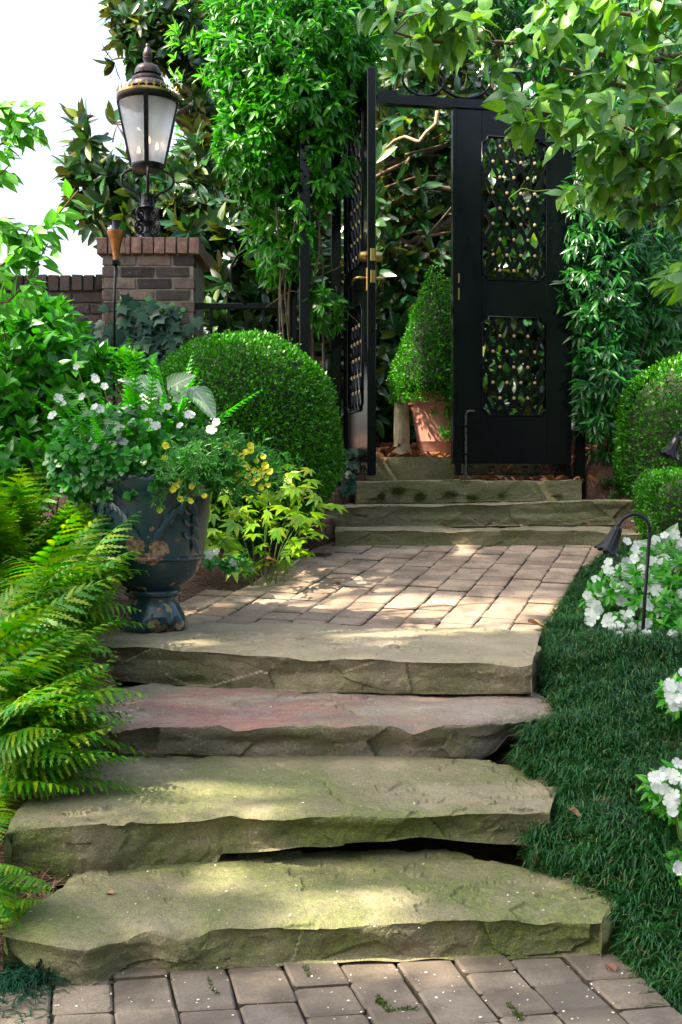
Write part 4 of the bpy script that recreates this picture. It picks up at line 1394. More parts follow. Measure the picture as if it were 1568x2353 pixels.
# ------------------------------------------------------------------ glazed urn
UX, UY = -.722, 4.46
def urn():
    def glaze():
        m = N('worn_blue_green_glaze')
        p = m.objc()
        f = m.noise(6, 5, .6, p)
        c = m.ramp(f, [(.3, (.008, .03, .042)), (.55, (.013, .044, .06)), (.75, (.024, .066, .092))])
        sep = m.n('SeparateXYZ'); m.l(p, sep.inputs[0])
        foot = m.ramp(sep.outputs['Z'], [(.0, .115), (.11, .06), (.2, .0)])
        spots = m.ramp(m.math('ADD', m.noise(24, 3, .5, p), foot), [(.665, 0), (.69, 1)])
        # two big flaked patches on the front where the relief bow came off
        def patch(cx, cz, r):
            vm = m.n('VectorMath', operation='DISTANCE'); cc = m.n('CombineXYZ')
            m.l(sep.outputs['X'], cc.inputs[0]); m.l(sep.outputs['Z'], cc.inputs[2])
            m.l(cc.outputs[0], vm.inputs[0]); vm.inputs[1].default_value = (cx, 0, cz)
            d = m.math('ADD', vm.outputs['Value'], m.math('MULTIPLY', m.math('SUBTRACT', m.noise(30, 4, .7, p), .5), .05))
            front = m.math('LESS_THAN', sep.outputs['Y'], -.05)
            return m.math('MULTIPLY', m.math('LESS_THAN', d, r), front)
        pt = m.math('MAXIMUM', m.math('MAXIMUM', patch(-.035, .33, .036), patch(-.012, .285, .022)), m.math('MAXIMUM', patch(.052, .315, .034), patch(.03, .28, .024)))
        rust = m.ramp(m.noise(50, 4, .7, p), [(.38, (.15, .035, .025)), (.46, (.17, .07, .05)), (.56, (.27, .22, .14))])
        c = m.mix(m.math('MAXIMUM', spots, pt), c, rust)
        m.col(c)
        m.l(m.mix(m.math('MAXIMUM', spots, pt), (.26, .26, .26), (.8, .8, .8)), m.b.inputs['Roughness'])
        m.b.inputs['Coat Weight'].default_value = .15
        m.bump(m.noise(18, 3, .5, p), .12, .004)
        return m.m
    M['glaze'] = glaze()
    M['relief'] = simple('dark_relief_glaze', (.014, .042, .06), .3, 0, 40, .5, .2, .1)
    M['raw'] = simple('broken_clay', (.08, .045, .03), .9, 0, 30, .7, .8)
    zb = Z4 + .004
    p = thing('glazed_urn', 'worn blue green glazed urn with relief garlands on the slab edge', 'urn', (UX, UY, zb))
    prof = [(.0, 0), (.128, 0), (.133, .008), (.13, .03), (.118, .055), (.102, .085), (.094, .115), (.095, .125), (.106, .13), (.109, .14), (.105, .15), (.098, .154),
            (.108, .16), (.135, .178), (.16, .205), (.178, .235), (.189, .262), (.192, .268), (.199, .272), (.2, .28), (.193, .286), (.198, .32), (.208, .38), (.217, .44), (.224, .5),
            (.228, .53), (.235, .538), (.242, .55), (.243, .575), (.238, .588), (.228, .592), (.22, .585), (.216, .55), (.0, .54)]
    def dent(r, z, th):
        a = (th - R(-62) + math.pi) % (2 * math.pi) - math.pi
        if z < .05 and abs(a) < .62 and r > .06:
            w = max(0, 1 - abs(a) / .62) ** .4 * max(0, 1 - z / (.05 - .012 * math.sin(a * 9)))
            return r - .05 * w * (1 + .3 * math.sin(a * 17)), z
        return r, z
    V, F, n = [], [], 96
    g = G().lathe(prof, (0, 0, 0), n, dent)
    o = g.out('body', M['glaze'], p, 40, True)
    # broken clay showing inside the chipped foot
    c = G()
    for i in range(7):
        a = R(-62 + (i - 3) * 9)
        q = np.array([.092 * math.cos(a), .092 * math.sin(a), .015 + .008 * math.sin(i * 2.1)])
        c.box(tuple(q - np.array([.014, .014, .015])), tuple(q + np.array([.014, .014, .012])), .004)
    c.out('broken_clay', M['raw'], p, 40, True)
    # garlands of olive leaves and fruit
    def srf(th, z, off=.0):
        rr = np.interp(z, [q[1] for q in prof[14:25]], [q[0] for q in prof[14:25]]) + off
        return np.array([rr * math.cos(th), rr * math.sin(th), z])
    fruit = make_mesh('relief_fruit', *(lambda q: (q.V, q.F))(G().lathe([(.0, -.02), (.006, -.016), (.0095, -.004), (.009, .006), (.005, .016), (.0, .02)], (0, 0, 0), 10)), M['relief'], True)
    V, F = leaf_tpl(.42, -.35, .05, 6, 'ellip'); rl = make_mesh('relief_leaf', V, F, M['relief'], True)
    def swag(th0, z0, th1, z1, k):
        for i in range(k):
            t = i / (k - 1); th = th0 + (th1 - th0) * t; z = z0 + (z1 - z0) * t + .018 * math.sin(t * math.pi)
            for s in (-1, 1):
                b = srf(th, z, .006)
                nn = np.array([math.cos(th), math.sin(th), 0]); tg = np.array([-nn[1], nn[0], 0])
                dirn = norm(tg * ((th1 - th0) * .8 + .35 * s * (1 if th1 > th0 else -1)) + np.array([0, 0, (z1 - z0) * 3 - s * .55]) + nn * .06)
                B = frames(dirn[None], nn[None])[0]
                m = np.eye(4); sc = random.uniform(.05, .068)
                m[:3, :3] = B * sc; m[:3, 3] = b + nn * .004 * s
                o = bpy.data.objects.new('relief_leaf', rl); COL.objects.link(o); o.parent = p; o.matrix_basis = Matrix(m.tolist())
            if i % 2 == 0:
                f = bpy.data.objects.new('relief_fruit', fruit); COL.objects.link(f); f.parent = p
                q = srf(th + .04, z - .016, .007); f.location = tuple(q); f.rotation_euler = (random.uniform(-.6, .6), random.uniform(-.6, .6), 0)
    swag(R(-128), .5, R(-105), .40, 6); swag(R(-48), .49, R(-70), .40, 6); swag(R(-132), .5, R(-138), .36, 5); swag(R(-44), .5, R(-36), .35, 5)
    swag(R(-160), .48, R(-150), .37, 4)
    RELIEF_TUBE = [srf(R(a), .505 - .0026 * (a + 130) ** 1.0 * (1 if a < -118 else 1), .004) for a in range(-130, -104, 4)]
    G().tube(RELIEF_TUBE, .005, 6).out('garland_stem', M['relief'], p, True, True)
    G().lathe([(.217, .545), (.0, .556)], (0, 0, 0), 32).out('potting_soil', M['soil'], p, False, True)
urn()
# ------------------------------------------------------------------ ferns
def frond_mesh(seed, pairs=13, length=1.0, toothed=8, wmax=.34, mat='fern', arch=.35, simple_p=False):
    """a divided frond along +y, arching; every pinna is a toothed strip"""
    r = random.Random(seed)
    V, F = [], []
    def rach(t): return np.array([.03 * math.sin(t * 3 + seed), t * length, arch * (t - 1.1 * t * t) * length])
    prev = None
    for i in range(12):
        t = i / 11; p = rach(t); w = .008 * (1 - .8 * t)
        V += [p + (-w, 0, .004), p + (w, 0, .004)]
        if i: b = len(V); F += [(b - 4, b - 3, b - 1), (b - 4, b - 1, b - 2)]
    t0 = .14
    for i in range(pairs):
        t = t0 + (1 - t0) * i / (pairs - 1) * .985
        p = rach(t); q = rach(min(1, t + .02)); ax = (q - p) / max(1e-6, np.linalg.norm(q - p)); side = np.array([1.0, 0, 0]); nrm = np.cross(side, ax)
        s = (t - t0) / (1 - t0)
        L = wmax * length * (min(1, (s + .12) * 3.0) ** .7) * (1 - s) ** .75 + .012 * length
        for sg in (-1, 1):
            Lr = L * r.uniform(.9, 1.08); sweep = .35 + .5 * s
            d = side * sg * math.cos(sweep) + ax * math.sin(sweep) - nrm * r.uniform(.02, .22)
            d /= np.linalg.norm(d); c = np.cross(nrm, d); c /= np.linalg.norm(c)
            wid = .052 * length * (.35 + .65 * (1 - s)) * (1.0 if not simple_p else .55)
            n = max(3, int(toothed * (L / (wmax * length)) + 2)) if not simple_p else 3
            b = len(V)
            twist = nrm * r.uniform(-.2, .2)
            for k in range(n + 1):
                u = k / n
                e = p + d * Lr * u - nrm * Lr * .25 * u * u
                h = wid * (1 - u) ** .7 * (.75 + .25 * min(1, u * 6))
                V += [e - c * h * .45 - twist * h, e, e + c * h * .45 + twist * h]
                if k < n:
                    um = u + .8 / n
                    em = p + d * Lr * um - nrm * Lr * .25 * um * um
                    hm = wid * (1 - u * .97) ** .7
                    V += [em - c * hm - twist * hm, em + c * hm + twist * hm]
                else: V += [e, e]
            for k in range(n):
                a0 = b + 5 * k; a1 = a0 + 5
                F += [(a0, a0 + 1, a1 + 1), (a0, a1 + 1, a1), (a0 + 1, a0 + 2, a1 + 2), (a0 + 1, a1 + 2, a1 + 1), (a0, a1, a0 + 3), (a0 + 2, a0 + 4, a1 + 2)]
    return make_mesh('frond', np.array(V), np.array(F), M[mat])

FRONDS = [frond_mesh(i + 3, 12 + i % 3, arch=.22 + .05 * (i % 4), wmax=.34 + .03 * (i % 3)) for i in range(7)]
SWORD = [frond_mesh(i + 30, 26, 1.0, 3, .10, 'fern2', .2, True) for i in range(3)]

def fern_plant(name, label, base, n, length, az, el, meshes=FRONDS, group='ferns along the steps', stalk=.18, spread=.05):
    p = thing(name, label, 'fern', base, group)
    for i in range(n):
        a = random.uniform(*az); e = random.uniform(*el); L = length * random.uniform(.7, 1.12)
        o = bpy.data.objects.new('frond', random.choice(meshes)); COL.objects.link(o); o.parent = p
        d = np.array([math.sin(a), math.cos(a), 0])
        o.location = tuple(d * spread * random.random() + np.array([random.uniform(-spread, spread), random.uniform(-spread, spread), random.uniform(-.01, stalk)]))
        o.rotation_euler = Matrix.Rotation(-a, 3, 'Z').to_euler()
        rot = Matrix.Rotation(-a, 3, 'Z') @ Matrix.Rotation(e, 3, 'X') @ Matrix.Rotation(random.uniform(-.5, .5), 3, 'Y')
        o.rotation_euler = rot.to_euler()
        o.scale = (L, L, L)
    return p
def gpt(u, Y, up=0.0):
    x = (u - CX) * Y / FD
    return (x, Y, float(ground_z(x, Y)) + up)
for lab, u, Y, n, L, az, el, up in (
    ('tall yellow green fern crowding the left side of the glazed urn', 95, 4.12, 34, .40, (10, 190), (0, 55), 0),
    ('fern spreading in front of the urn foot', 40, 3.95, 30, .38, (40, 170), (-5, 45), 0),
    ('fern behind the glazed urn under the leafy shrub', 110, 4.75, 30, .42, (10, 230), (15, 75), .02),
    ('tall fern under the leafy shrub at the wall side', -10, 4.7, 30, .46, (10, 200), (20, 75), .05),
    ('arching fern reaching over the pink streaked slab', 10, 3.78, 26, .32, (40, 140), (0, 45), 0),
    ('fern rooted beside the pink slab in pine straw', -60, 3.6, 20, .34, (40, 130), (5, 50), 0),
    ('fern overhanging the green stained slab', 0, 3.22, 26, .33, (45, 150), (0, 48), .02),
    ('fern at the outer end of the green stained slab', -60, 3.12, 20, .34, (40, 140), (0, 45), 0),
    ('large fern leaning out between the pink and green slabs', -70, 3.36, 24, .38, (60, 140), (-5, 40), .02),
    ('fern drooping over the left end of the lowest slab', -20, 3.0, 22, .33, (55, 130), (-10, 30), .04),
    ('small fern at the broken left end of the green slab', -60, 2.92, 14, .25, (50, 170), (-15, 35), 0),
    ('fern tip poking out over the lower pavers corner', -60, 2.52, 12, .20, (60, 160), (-20, 20), 0),
    ('shaded fern below the leafy shrub near the ferns by the urn', -60, 4.4, 26, .44, (30, 180), (15, 75), .05)):
    fern_plant('autumn_fern', lab, gpt(u, Y, up), n, L, (R(az[0]), R(az[1])), (R(el[0]), R(el[1])))

# ------------------------------------------------------------------ planting in the urn
UT = Z4 + .004 + .55
def urn_plants():
    fern_plant('sword_fern', 'upright bright green sword fern in the glazed urn', (UX - .02, UY + .03, UT), 30, .50, (R(-180), R(180)), (R(42), R(85)), SWORD, None, .02, .1)
    # impatiens
    p = thing('impatiens', 'white flowering impatiens filling the glazed urn', 'flower', (UX - .04, UY, UT), 'white impatiens')
    n = 620
    P, nr, t = blob(n, (UX - .06, UY - .02, UT + .10), (.34, .27, .21), .45)
    keep = P[:, 2] > UT - .06; P, nr = P[keep], nr[keep]
    P2, d, u, s = whorls(P, nr + np.array([0, -.2, .3]), 5, 1.15, .3, .05, up=nr.repeat(5, 0) * .6 + np.array([0, -.2, .8]))
    foliage(p, P2, d, u, s * .036, 'round', M['imp'], 110)
    fl = [(95,905),(100,960)]  # picture anchors follow
    A = [(237,887),(222,875),(186,912),(150,925),(135,918),(118,958),(220,935),(226,940),(330,910),(342,916),(352,918),(268,1000),(275,985),(262,1015),(250,1012),(285,1012),(305,975),(338,975),(360,980),(410,975),(385,935),(430,950),(440,955),(425,905),(445,900),(455,897),(470,915),(487,985),(495,970),(360,1063),(178,845),(215,868),(405,915),(330,940)]
    FP = np.array([wp(a + random.uniform(-4, 4), b + random.uniform(-4, 4), UY - .2 - .02 * random.random() + .12 * (b < 930)) for a, b in A])
    FD_ = norm(np.array([[random.uniform(-.5, .5), -1, random.uniform(.1, .9)] for _ in A]))
    foliage(p, FP, perp(FD_), FD_, rng.uniform(.014, .022, len(A)), 'flower', M['white'], 60, piece='flower')
    for i in range(0, len(A), 2):
        b = np.array([UX + (FP[i][0] - UX) * .5, UY - .05, UT]); branch(p, [b, (b + FP[i]) / 2 + (0, 0, .03), FP[i] - FD_[i] * .008], .0025, .0015, M['stem'], 'stem', 5, .004)
    # caladium leaves
    q = thing('caladium', 'pale veined caladium leaves rising from the glazed urn', 'plant', (UX, UY, UT))
    def cal_mat():
        m = N('caladium_leaf')
        tc = m.objc(); sep = m.n('SeparateXYZ'); m.l(tc, sep.inputs[0])
        ax = m.math('ABSOLUTE', sep.outputs['X'])
        vein = m.math('ABSOLUTE', m.math('SINE', m.math('ADD', m.math('MULTIPLY', sep.outputs['Y'], 22), m.math('MULTIPLY', ax, -26))))
        v = m.ramp(vein, [(.0, 1), (.28, 0)]); mid = m.ramp(ax, [(.012, 1), (.035, 0)])
        edge = m.ramp(ax, [(.10, 1), (.26, 0)])
        f = m.math('MULTIPLY', m.math('ADD', .25, m.math('MULTIPLY', m.noise(9, 3, .6, tc), .9)), edge)
        c = m.mix(f, (.06, .22, .05), (.35, .5, .33))
        c = m.mix(m.math('MAXIMUM', v, mid), c, (.6, .68, .55)); m.col(c); m.set(Roughness=.42)
        tr = m.n('BsdfTranslucent'); mx = m.n('MixShader'); mx.inputs[0].default_value = .35; m.l(c, tr.inputs[0]); m.l(m.b.outputs[0], mx.inputs[1]); m.l(tr.outputs[0], mx.inputs[2]); m.l(mx.outputs[0], m.o.inputs[0])
        return m.m
    M['cal'] = cal_mat()
    me = shared('caladium', M['cal'], 'leaf')
    for (a, b), (c, d), sc, up in (((375, 905), (288, 855), .17, (.1, -.7, .7)), ((362, 945), (268, 925), .15, (.1, -.7, .75)), ((275, 970), (195, 1000), .13, (-.1, -.8, .6)),
                                   ((385, 895), (430, 862), .13, (.2, -.9, .3)), ((440, 890), (500, 945), .16, (.5, -.8, .35)), ((330, 930), (375, 952), .12, (0, -.6, .8))):
        A = wp(a, b, UY - .1); Bp = wp(c, d, UY - .18)
        dd = norm((Bp - A)[None])[0]; Bm = frames(dd[None], np.array([up], float))[0]
        m = np.eye(4); m[:3, :3] = Bm * sc; m[:3, 3] = A - np.array(q.location)
        o = bpy.data.objects.new('leaf', me); COL.objects.link(o); o.parent = q; o.matrix_basis = Matrix(m.tolist())
        base = np.array([UX + random.uniform(-.04, .04), UY - .03, UT - .02])
        branch(q, [base, (base + A) / 2 + (0, 0, .03), A + dd * .02], .004, .003, M['stem'], 'stem', 6, .003)
    # trailing yellow flowers
    y = thing('trailing_calibrachoa', 'yellow trailing flowers spilling over the right rim of the urn', 'flower', (UX + .2, UY - .15, UT))
    n = 900
    c1 = np.array([wp(500, 1075, UY - .12), wp(545, 1050, UY - .05), wp(440, 1050, UY - .22), wp(580, 1080, UY), wp(500, 1020, UY - .1), wp(420, 1085, UY - .24), wp(560, 1095, UY - .06), wp(600, 1075, UY), wp(525, 1110, UY - .1)])
    ii = rng.integers(0, len(c1), n)
    P = c1[ii] + rng.normal(0, 1, (n, 3)) * np.array([.055, .05, .035])
    P2, d, u, s = whorls(P, norm(P - np.array([UX + .05, UY, UT])) + np.array([0, -.3, .3]), 6, 1.1, .3, .1)
    foliage(y, P2, d, u, s * .03, 'strap', M['cali'])
    A = [(366,1172),(437,1152),(414,1148),(405,1118),(415,1105),(398,1125),(470,1140),(440,1118),(378,1054),(380,1024),(480,1056),(520,1022),(540,1040),(575,1025),(562,1067),(572,1075),(540,1098),(590,1100),(600,1085),(610,1070),(585,1082),(555,1050),(600,1120),(612,1100),(580,1110),(620,1085),(605,1050),(590,1060),(565,1040),(535,1060),(600,1095),(615,1115),(560,1110),(548,1090),(570,1095),(577,1035)]
    FP = np.array([wp(a, b, UY - .25 if a < 480 else UY - .12) for a, b in A])
    FN = norm(np.array([[random.uniform(-.3, .7), -1, random.uniform(-.1, .6)] for _ in A]))
    foliage(y, FP, perp(FN), FN, rng.uniform(.010, .015, len(A)), 'trumpet', M['yellow'], 60, piece='flower')
    for i in (0, 1, 3, 6):
        s0 = wp(420, 1090, UY - .22); branch(y, [s0, (s0 + FP[i]) / 2 + (0, -.02, .01), FP[i] + (0, .01, 0)], .0025, .0015, M['stem'], 'stem', 5, .004)
    tl = np.array([wp(366 + random.uniform(-14, 14), 1150 + random.uniform(-55, 20), UY - .26) for _ in range(26)])
    P2, d, u, s = whorls(tl, np.tile([0, -.6, -.3], (26, 1)), 6, 1.1, .3, .1)
    foliage(y, P2, d, u, s * .022, 'strap', M['cali'], mass='trailing_shoot')
urn_plants()

# ------------------------------------------------------------------ hellebore and small impatiens in the mulch
def helle():
    p = thing('hellebore', 'yellowing divided leaved plant at the boxwood globe foot', 'plant', gpt(600, 5.4))
    pts = [(640,1075),(600,1100),(560,1120),(660,1120),(690,1150),(620,1140),(720,1140),(580,1170),(650,1175),(700,1185),(540,1190),(600,1200),(560,1230),(520,1240),(500,1210),(670,1215),(640,1230),(590,1255),(530,1270),(560,1285),(490,1245),(610,1170),(680,1100),(720,1175),(690,1225),(500,1180),(545,1150),(480,1230)]
    P = np.array([wp(u, v + 12, 5.1 + .5 * random.random()) for u, v in pts for _ in range(4)])
    P += rng.normal(0, .045, P.shape)
    d = np.stack([rng.normal(.2, .7, len(P)), rng.normal(-.5, .4, len(P)), rng.normal(-.25, .25, len(P))], 1)
    u = np.array([[0, -.35, 1]]) + rng.normal(0, .25, P.shape)
    foliage(p, P, d, u, rng.uniform(.06, .105, len(P)), 'palm', M['helle'], 120)
    b = np.array(gpt(600, 5.4))
    for q in P[::6]:
        branch(p, [b + rng.normal(0, .03, 3) * (1, 1, 0), (b + q) / 2 + (0, 0, .05), q], .003, .002, M['stem'], 'stem', 5, .004)
    s = thing('impatiens', 'small white impatiens seedling in the pine straw by the pavers', 'flower', gpt(545, 4.85), 'white impatiens')
    P = np.array([wp(random.uniform(470, 575), random.uniform(1280, 1318), 4.85 + random.uniform(-.08, .08)) for _ in range(26)])
    P2, d, u, ss = whorls(P, np.tile([0, -.3, 1.0], (26, 1)), 5, 1.2, .2, 0, up=np.array([[0, -.4, .9]]))
    foliage(s, P2, d, u, ss * .032, 'round', M['imp'], 40)
    FP = np.array([wp(480, 1275, 4.8), wp(536, 1292, 4.78), wp(497, 1268, 4.85)]); FN = norm(np.array([[.1, -1, .5], [.4, -1, .3], [-.3, -1, .6]]))
    foliage(s, FP, perp(FN), FN, np.array([.024, .018, .017]), 'flower', M['white'], 5, piece='flower')
helle()

# ------------------------------------------------------------------ white impatiens on the right bank
def bank_flowers():
    def plant(label, blobs, A, Y0, size):
        b = wp(*blobs[0][:2], blobs[0][2]); b[2] = float(ground_z(b[0], b[1]))
        p = thing('impatiens', label, 'flower', b, 'white impatiens')
        PP, NN = [], []
        for (u, v, Y, ru, rv, rY, n) in blobs:
            c, r = blob_px(u, v, Y, ru, rv, rY)
            P, nr, t = blob(n, c, r, .55)
            PP.append(P); NN.append(nr)
        P = np.concatenate(PP); nr = np.concatenate(NN)
        P2, d, u, s = whorls(P, nr + np.array([0, -.1, .35]), 5, 1.15, .3, .05, up=nr.repeat(5, 0) * .5 + np.array([0, -.3, .8]))
        foliage(p, P2, d, u, s * size, 'ovate', M['impg'], 90)
        FP, FN = [], []
        for (a, c, Y) in A:
            k = random.choice((2, 3, 4))
            for _ in range(k):
                FP.append(wp(a + random.uniform(-20, 20), c + random.uniform(-17, 17), Y + random.uniform(-.04, .03)))
                FN.append([random.uniform(-.7, .4), -1, random.uniform(.0, .9)])
        FP = np.array(FP); FN = norm(np.array(FN, float))
        foliage(p, FP, perp(FN), FN, rng.uniform(.017, .025, len(FP)) * np.clip(FP[:, 1] / 4.2, .62, 1), 'flower', M['white'], 140, piece='flower')
        for i in range(14):
            q = P[rng.integers(len(P))]; g = np.array([q[0] * .3 + b[0] * .7, q[1], float(ground_z(q[0], q[1])) - .01])
            branch(p, [g, (g + q) / 2, q], .005, .003, M['stem'], 'stem', 6, .006)
    A = [(1440,1290,4.55),(1420,1335,4.4),(1460,1325,4.4),(1480,1265,4.7),(1520,1245,4.75),(1555,1240,4.7),(1400,1375,4.3),(1440,1362,4.3),(1375,1395,4.22),(1368,1420,4.2),(1390,1440,4.15),(1505,1300,4.5),(1545,1310,4.5),(1500,1350,4.35),(1555,1360,4.3),(1480,1400,4.15),(1500,1420,4.1),(1430,1425,4.12),(1545,1410,4.15),(1460,1445,4.08),(1470,1470,4.0),(1425,1475,4.02),(1530,1460,4.05),(1560,1475,4.0),(1540,1385,4.2),(1490,1375,4.25),(1440,1395,4.2),(1555,1500,3.98),(1520,1290,4.6),(1410,1300,4.6),(1385,1345,4.4),(1450,1260,4.75),(1365,1370,4.3),(1395,1410,4.2),(1420,1450,4.1),(1390,1465,4.05),(1500,1500,3.98)]
    plant('big white impatiens clump on the bank round the bell path light', [(1475, 1390, 4.35, 128, 88, .28, 200), (1530, 1310, 4.65, 80, 55, .25, 110), (1560, 1450, 4.15, 70, 60, .22, 80)], A, 4.3, .042)
    plant('white impatiens clump at the frame edge below the path light', [(1580, 1600, 3.3, 50, 36, .1, 50)], [(1540,1575,3.2),(1560,1600,3.18),(1545,1610,3.18),(1575,1560,3.2),(1570,1625,3.2),(1555,1585,3.18)], 3.3, .042)
    plant('white impatiens clump at the frame edge beside the green slab', [(1560, 1820, 2.8, 62, 44, .1, 60)], [(1530,1785,2.7),(1550,1770,2.7),(1500,1820,2.7),(1545,1830,2.68),(1568,1800,2.68),(1520,1800,2.68),(1560,1850,2.68)], 2.8, .042)
    plant('single white impatiens by the mondo grass at the lowest slab', [(1600, 2010, 2.6, 34, 34, .08, 24)], [(1566,2005,2.5)], 2.6, .042)
    q = thing('caladium', 'bright yellow green caladium leaves above the white impatiens', 'plant', wp(1520, 1260, 4.9))
    for (a, b), (c, d), sc in (((1520, 1268), (1470, 1232), .11), ((1525, 1262), (1545, 1222), .12)):
        A0, B0 = wp(a, b, 4.75), wp(c, d, 4.7); dd = norm((B0 - A0)[None]); Bm = frames(dd, np.array([[0, -.8, .6]]))[0]
        m = np.eye(4); m[:3, :3] = Bm * sc; m[:3, 3] = A0 - np.array(q.location)
        o = bpy.data.objects.new('leaf', shared('caladium', M['cal'], 'leaf')); COL.objects.link(o); o.parent = q; o.matrix_basis = Matrix(m.tolist())
    g = np.array(q.location); branch(q, [(g[0], g[1], float(ground_z(g[0], g[1]))), g], .005, .003, M['stem'], 'stem', 6, .003)
bank_flowers()

# ------------------------------------------------------------------ mondo grass, pine straw, litter
def blades(P, A, L, W, rise):
    """arching blades: base points, azimuths, lengths, widths"""
    n = len(P)
    dx = np.stack([np.cos(A), np.sin(A), np.zeros(n)], 1); sd = np.stack([-np.sin(A), np.cos(A), np.zeros(n)], 1)
    rows = []
    for t, w in ((0, .8), (.4, 1.0), (.75, .8), (1.0, 0)):
        c = P + dx * (L * (t ** 1.3) * .75)[:, None] + np.array([0, 0, 1.0]) * (L * rise * (1.9 * t - 1.55 * t * t))[:, None]
        if w: rows += [c - sd * (W * w)[:, None], c + sd * (W * w)[:, None]]
        else: rows.append(c)
    V = np.stack(rows, 1).reshape(-1, 3)
    b = (np.arange(n) * 7)[:, None]
    F = np.concatenate([b + np.array([q]) for q in ((0, 1, 3), (0, 3, 2), (2, 3, 5), (2, 5, 4), (4, 5, 6))], 1).reshape(-1, 3)
    return V, F

def tufts(C, k, L0=(.05, .1), W0=.0016, rise=.75):
    n = len(C)
    P = np.repeat(C, k, 0) + rng.normal(0, 1, (n * k, 3)) * np.array([.009, .009, 0])
    A = rng.random(n * k) * 2 * math.pi
    # blades lean downhill and towards the light
    L = rng.uniform(*L0, n * k) * np.repeat(rng.uniform(.65, 1.25, n), k); W = W0 * rng.uniform(.7, 1.3, n * k)
    return blades(P, A, L, W, rise * rng.uniform(.4, 1.25, n * k))

def mondo():
    pts = []
    while len(pts) < 3400:
        y = random.uniform(1.9, 6.25); x = np.interp(y, REDGE_Y, REDGE_X) - .03 + abs(random.gauss(0, .42)) * (1 if y < 4.2 else .55)
        if x > 2.0 or (x / y) > .33: continue
        if random.random() > 2.6 / y: continue
        pts.append((x, y))
    while len(pts) < 4700:      # the bank goes on to the right, out of the picture
        y = random.uniform(1.6, 6.2); x = random.uniform(.33 * y, .33 * y + 1.4)
        if x > np.interp(y, REDGE_Y, REDGE_X) and x < 2.7: pts.append((x, y))
    C = np.array([(x, y, float(ground_z(x, y)) - .004) for x, y in pts])
    C[:, 2] += .016 * fbm(C * np.array([11, 11, 0]), 44, 2)
    V, F = tufts(C, 46, (.026, .085), .0016, .85)
    o = part('mondo_grass', V, F, M['mondo'])
    tag(o, 'dark green mondo grass covering the right bank beside the steps', 'grass', None, 'stuff')
    C = np.array([(x, y, float(ground_z(x, y))) for x, y in [(-.66 + random.gauss(0, .035), 2.28 + random.gauss(0, .07)) for _ in range(60)]])
    V, F = tufts(C, 34, (.06, .12), .0014, .7)
    tag(part('mondo_grass', V, F, M['ivy']), 'blue green mondo tuft at the corner of the lower pavers', 'grass', None, 'stuff')
    C = np.array([(x, y, float(ground_z(x, y)) + .02) for x, y in [(1.58 + random.gauss(0, .09), 7.0 + random.gauss(0, .08)) for _ in range(70)]])
    V, F = tufts(C, 26, (.06, .12), .002, .7)
    tag(part('mondo_grass', V, F, M['mondo']), 'mondo grass patch beside the moss tufted step', 'grass', None, 'stuff')
mondo()

def straw():
    n = 9000
    P, A = [], []
    while len(P) < n:
        y = random.uniform(2.0, 6.6); le = np.interp(y, LEDGE_Y, LEDGE_X)
        x = le + .05 - abs(random.gauss(0, .35))
        if x < -.34 * y: continue
        P.append((x, y, float(ground_z(x, y)) + random.uniform(.0, .022))); A.append(random.uniform(0, math.pi))
    P = np.array(P); A = np.array(A); L = rng.uniform(.05, .15, n); W = rng.uniform(.0009, .0016, n)
    V, F = blades(P, A, L, W, .08 * rng.random(n))
    tag(part('pine_straw', V, F, M['needle']), 'brown pine straw mulch under the ferns and boxwood globe', 'mulch', None, 'stuff')
    n = 2600
    P = np.stack([rng.uniform(-.4, 2.4, n), rng.uniform(7.35, 9.6, n), np.zeros(n)], 1)
    P[:, 2] = ground_z(P[:, 0], P[:, 1]) + rng.uniform(0, .03, n) + .02
    d = rng.normal(size=(n, 3)) * (1, 1, .35); u = np.tile([0, 0, 1.0], (n, 1)) + rng.normal(0, .4, (n, 3))
    V, F = leaves_mesh('curl', P, frames(d, u), rng.uniform(.05, .13, n))
    tag(part('leaf_litter', V, F, M['litter']), 'red brown dry magnolia leaves on the ground behind the gate', 'leaf litter', None, 'stuff')
straw()

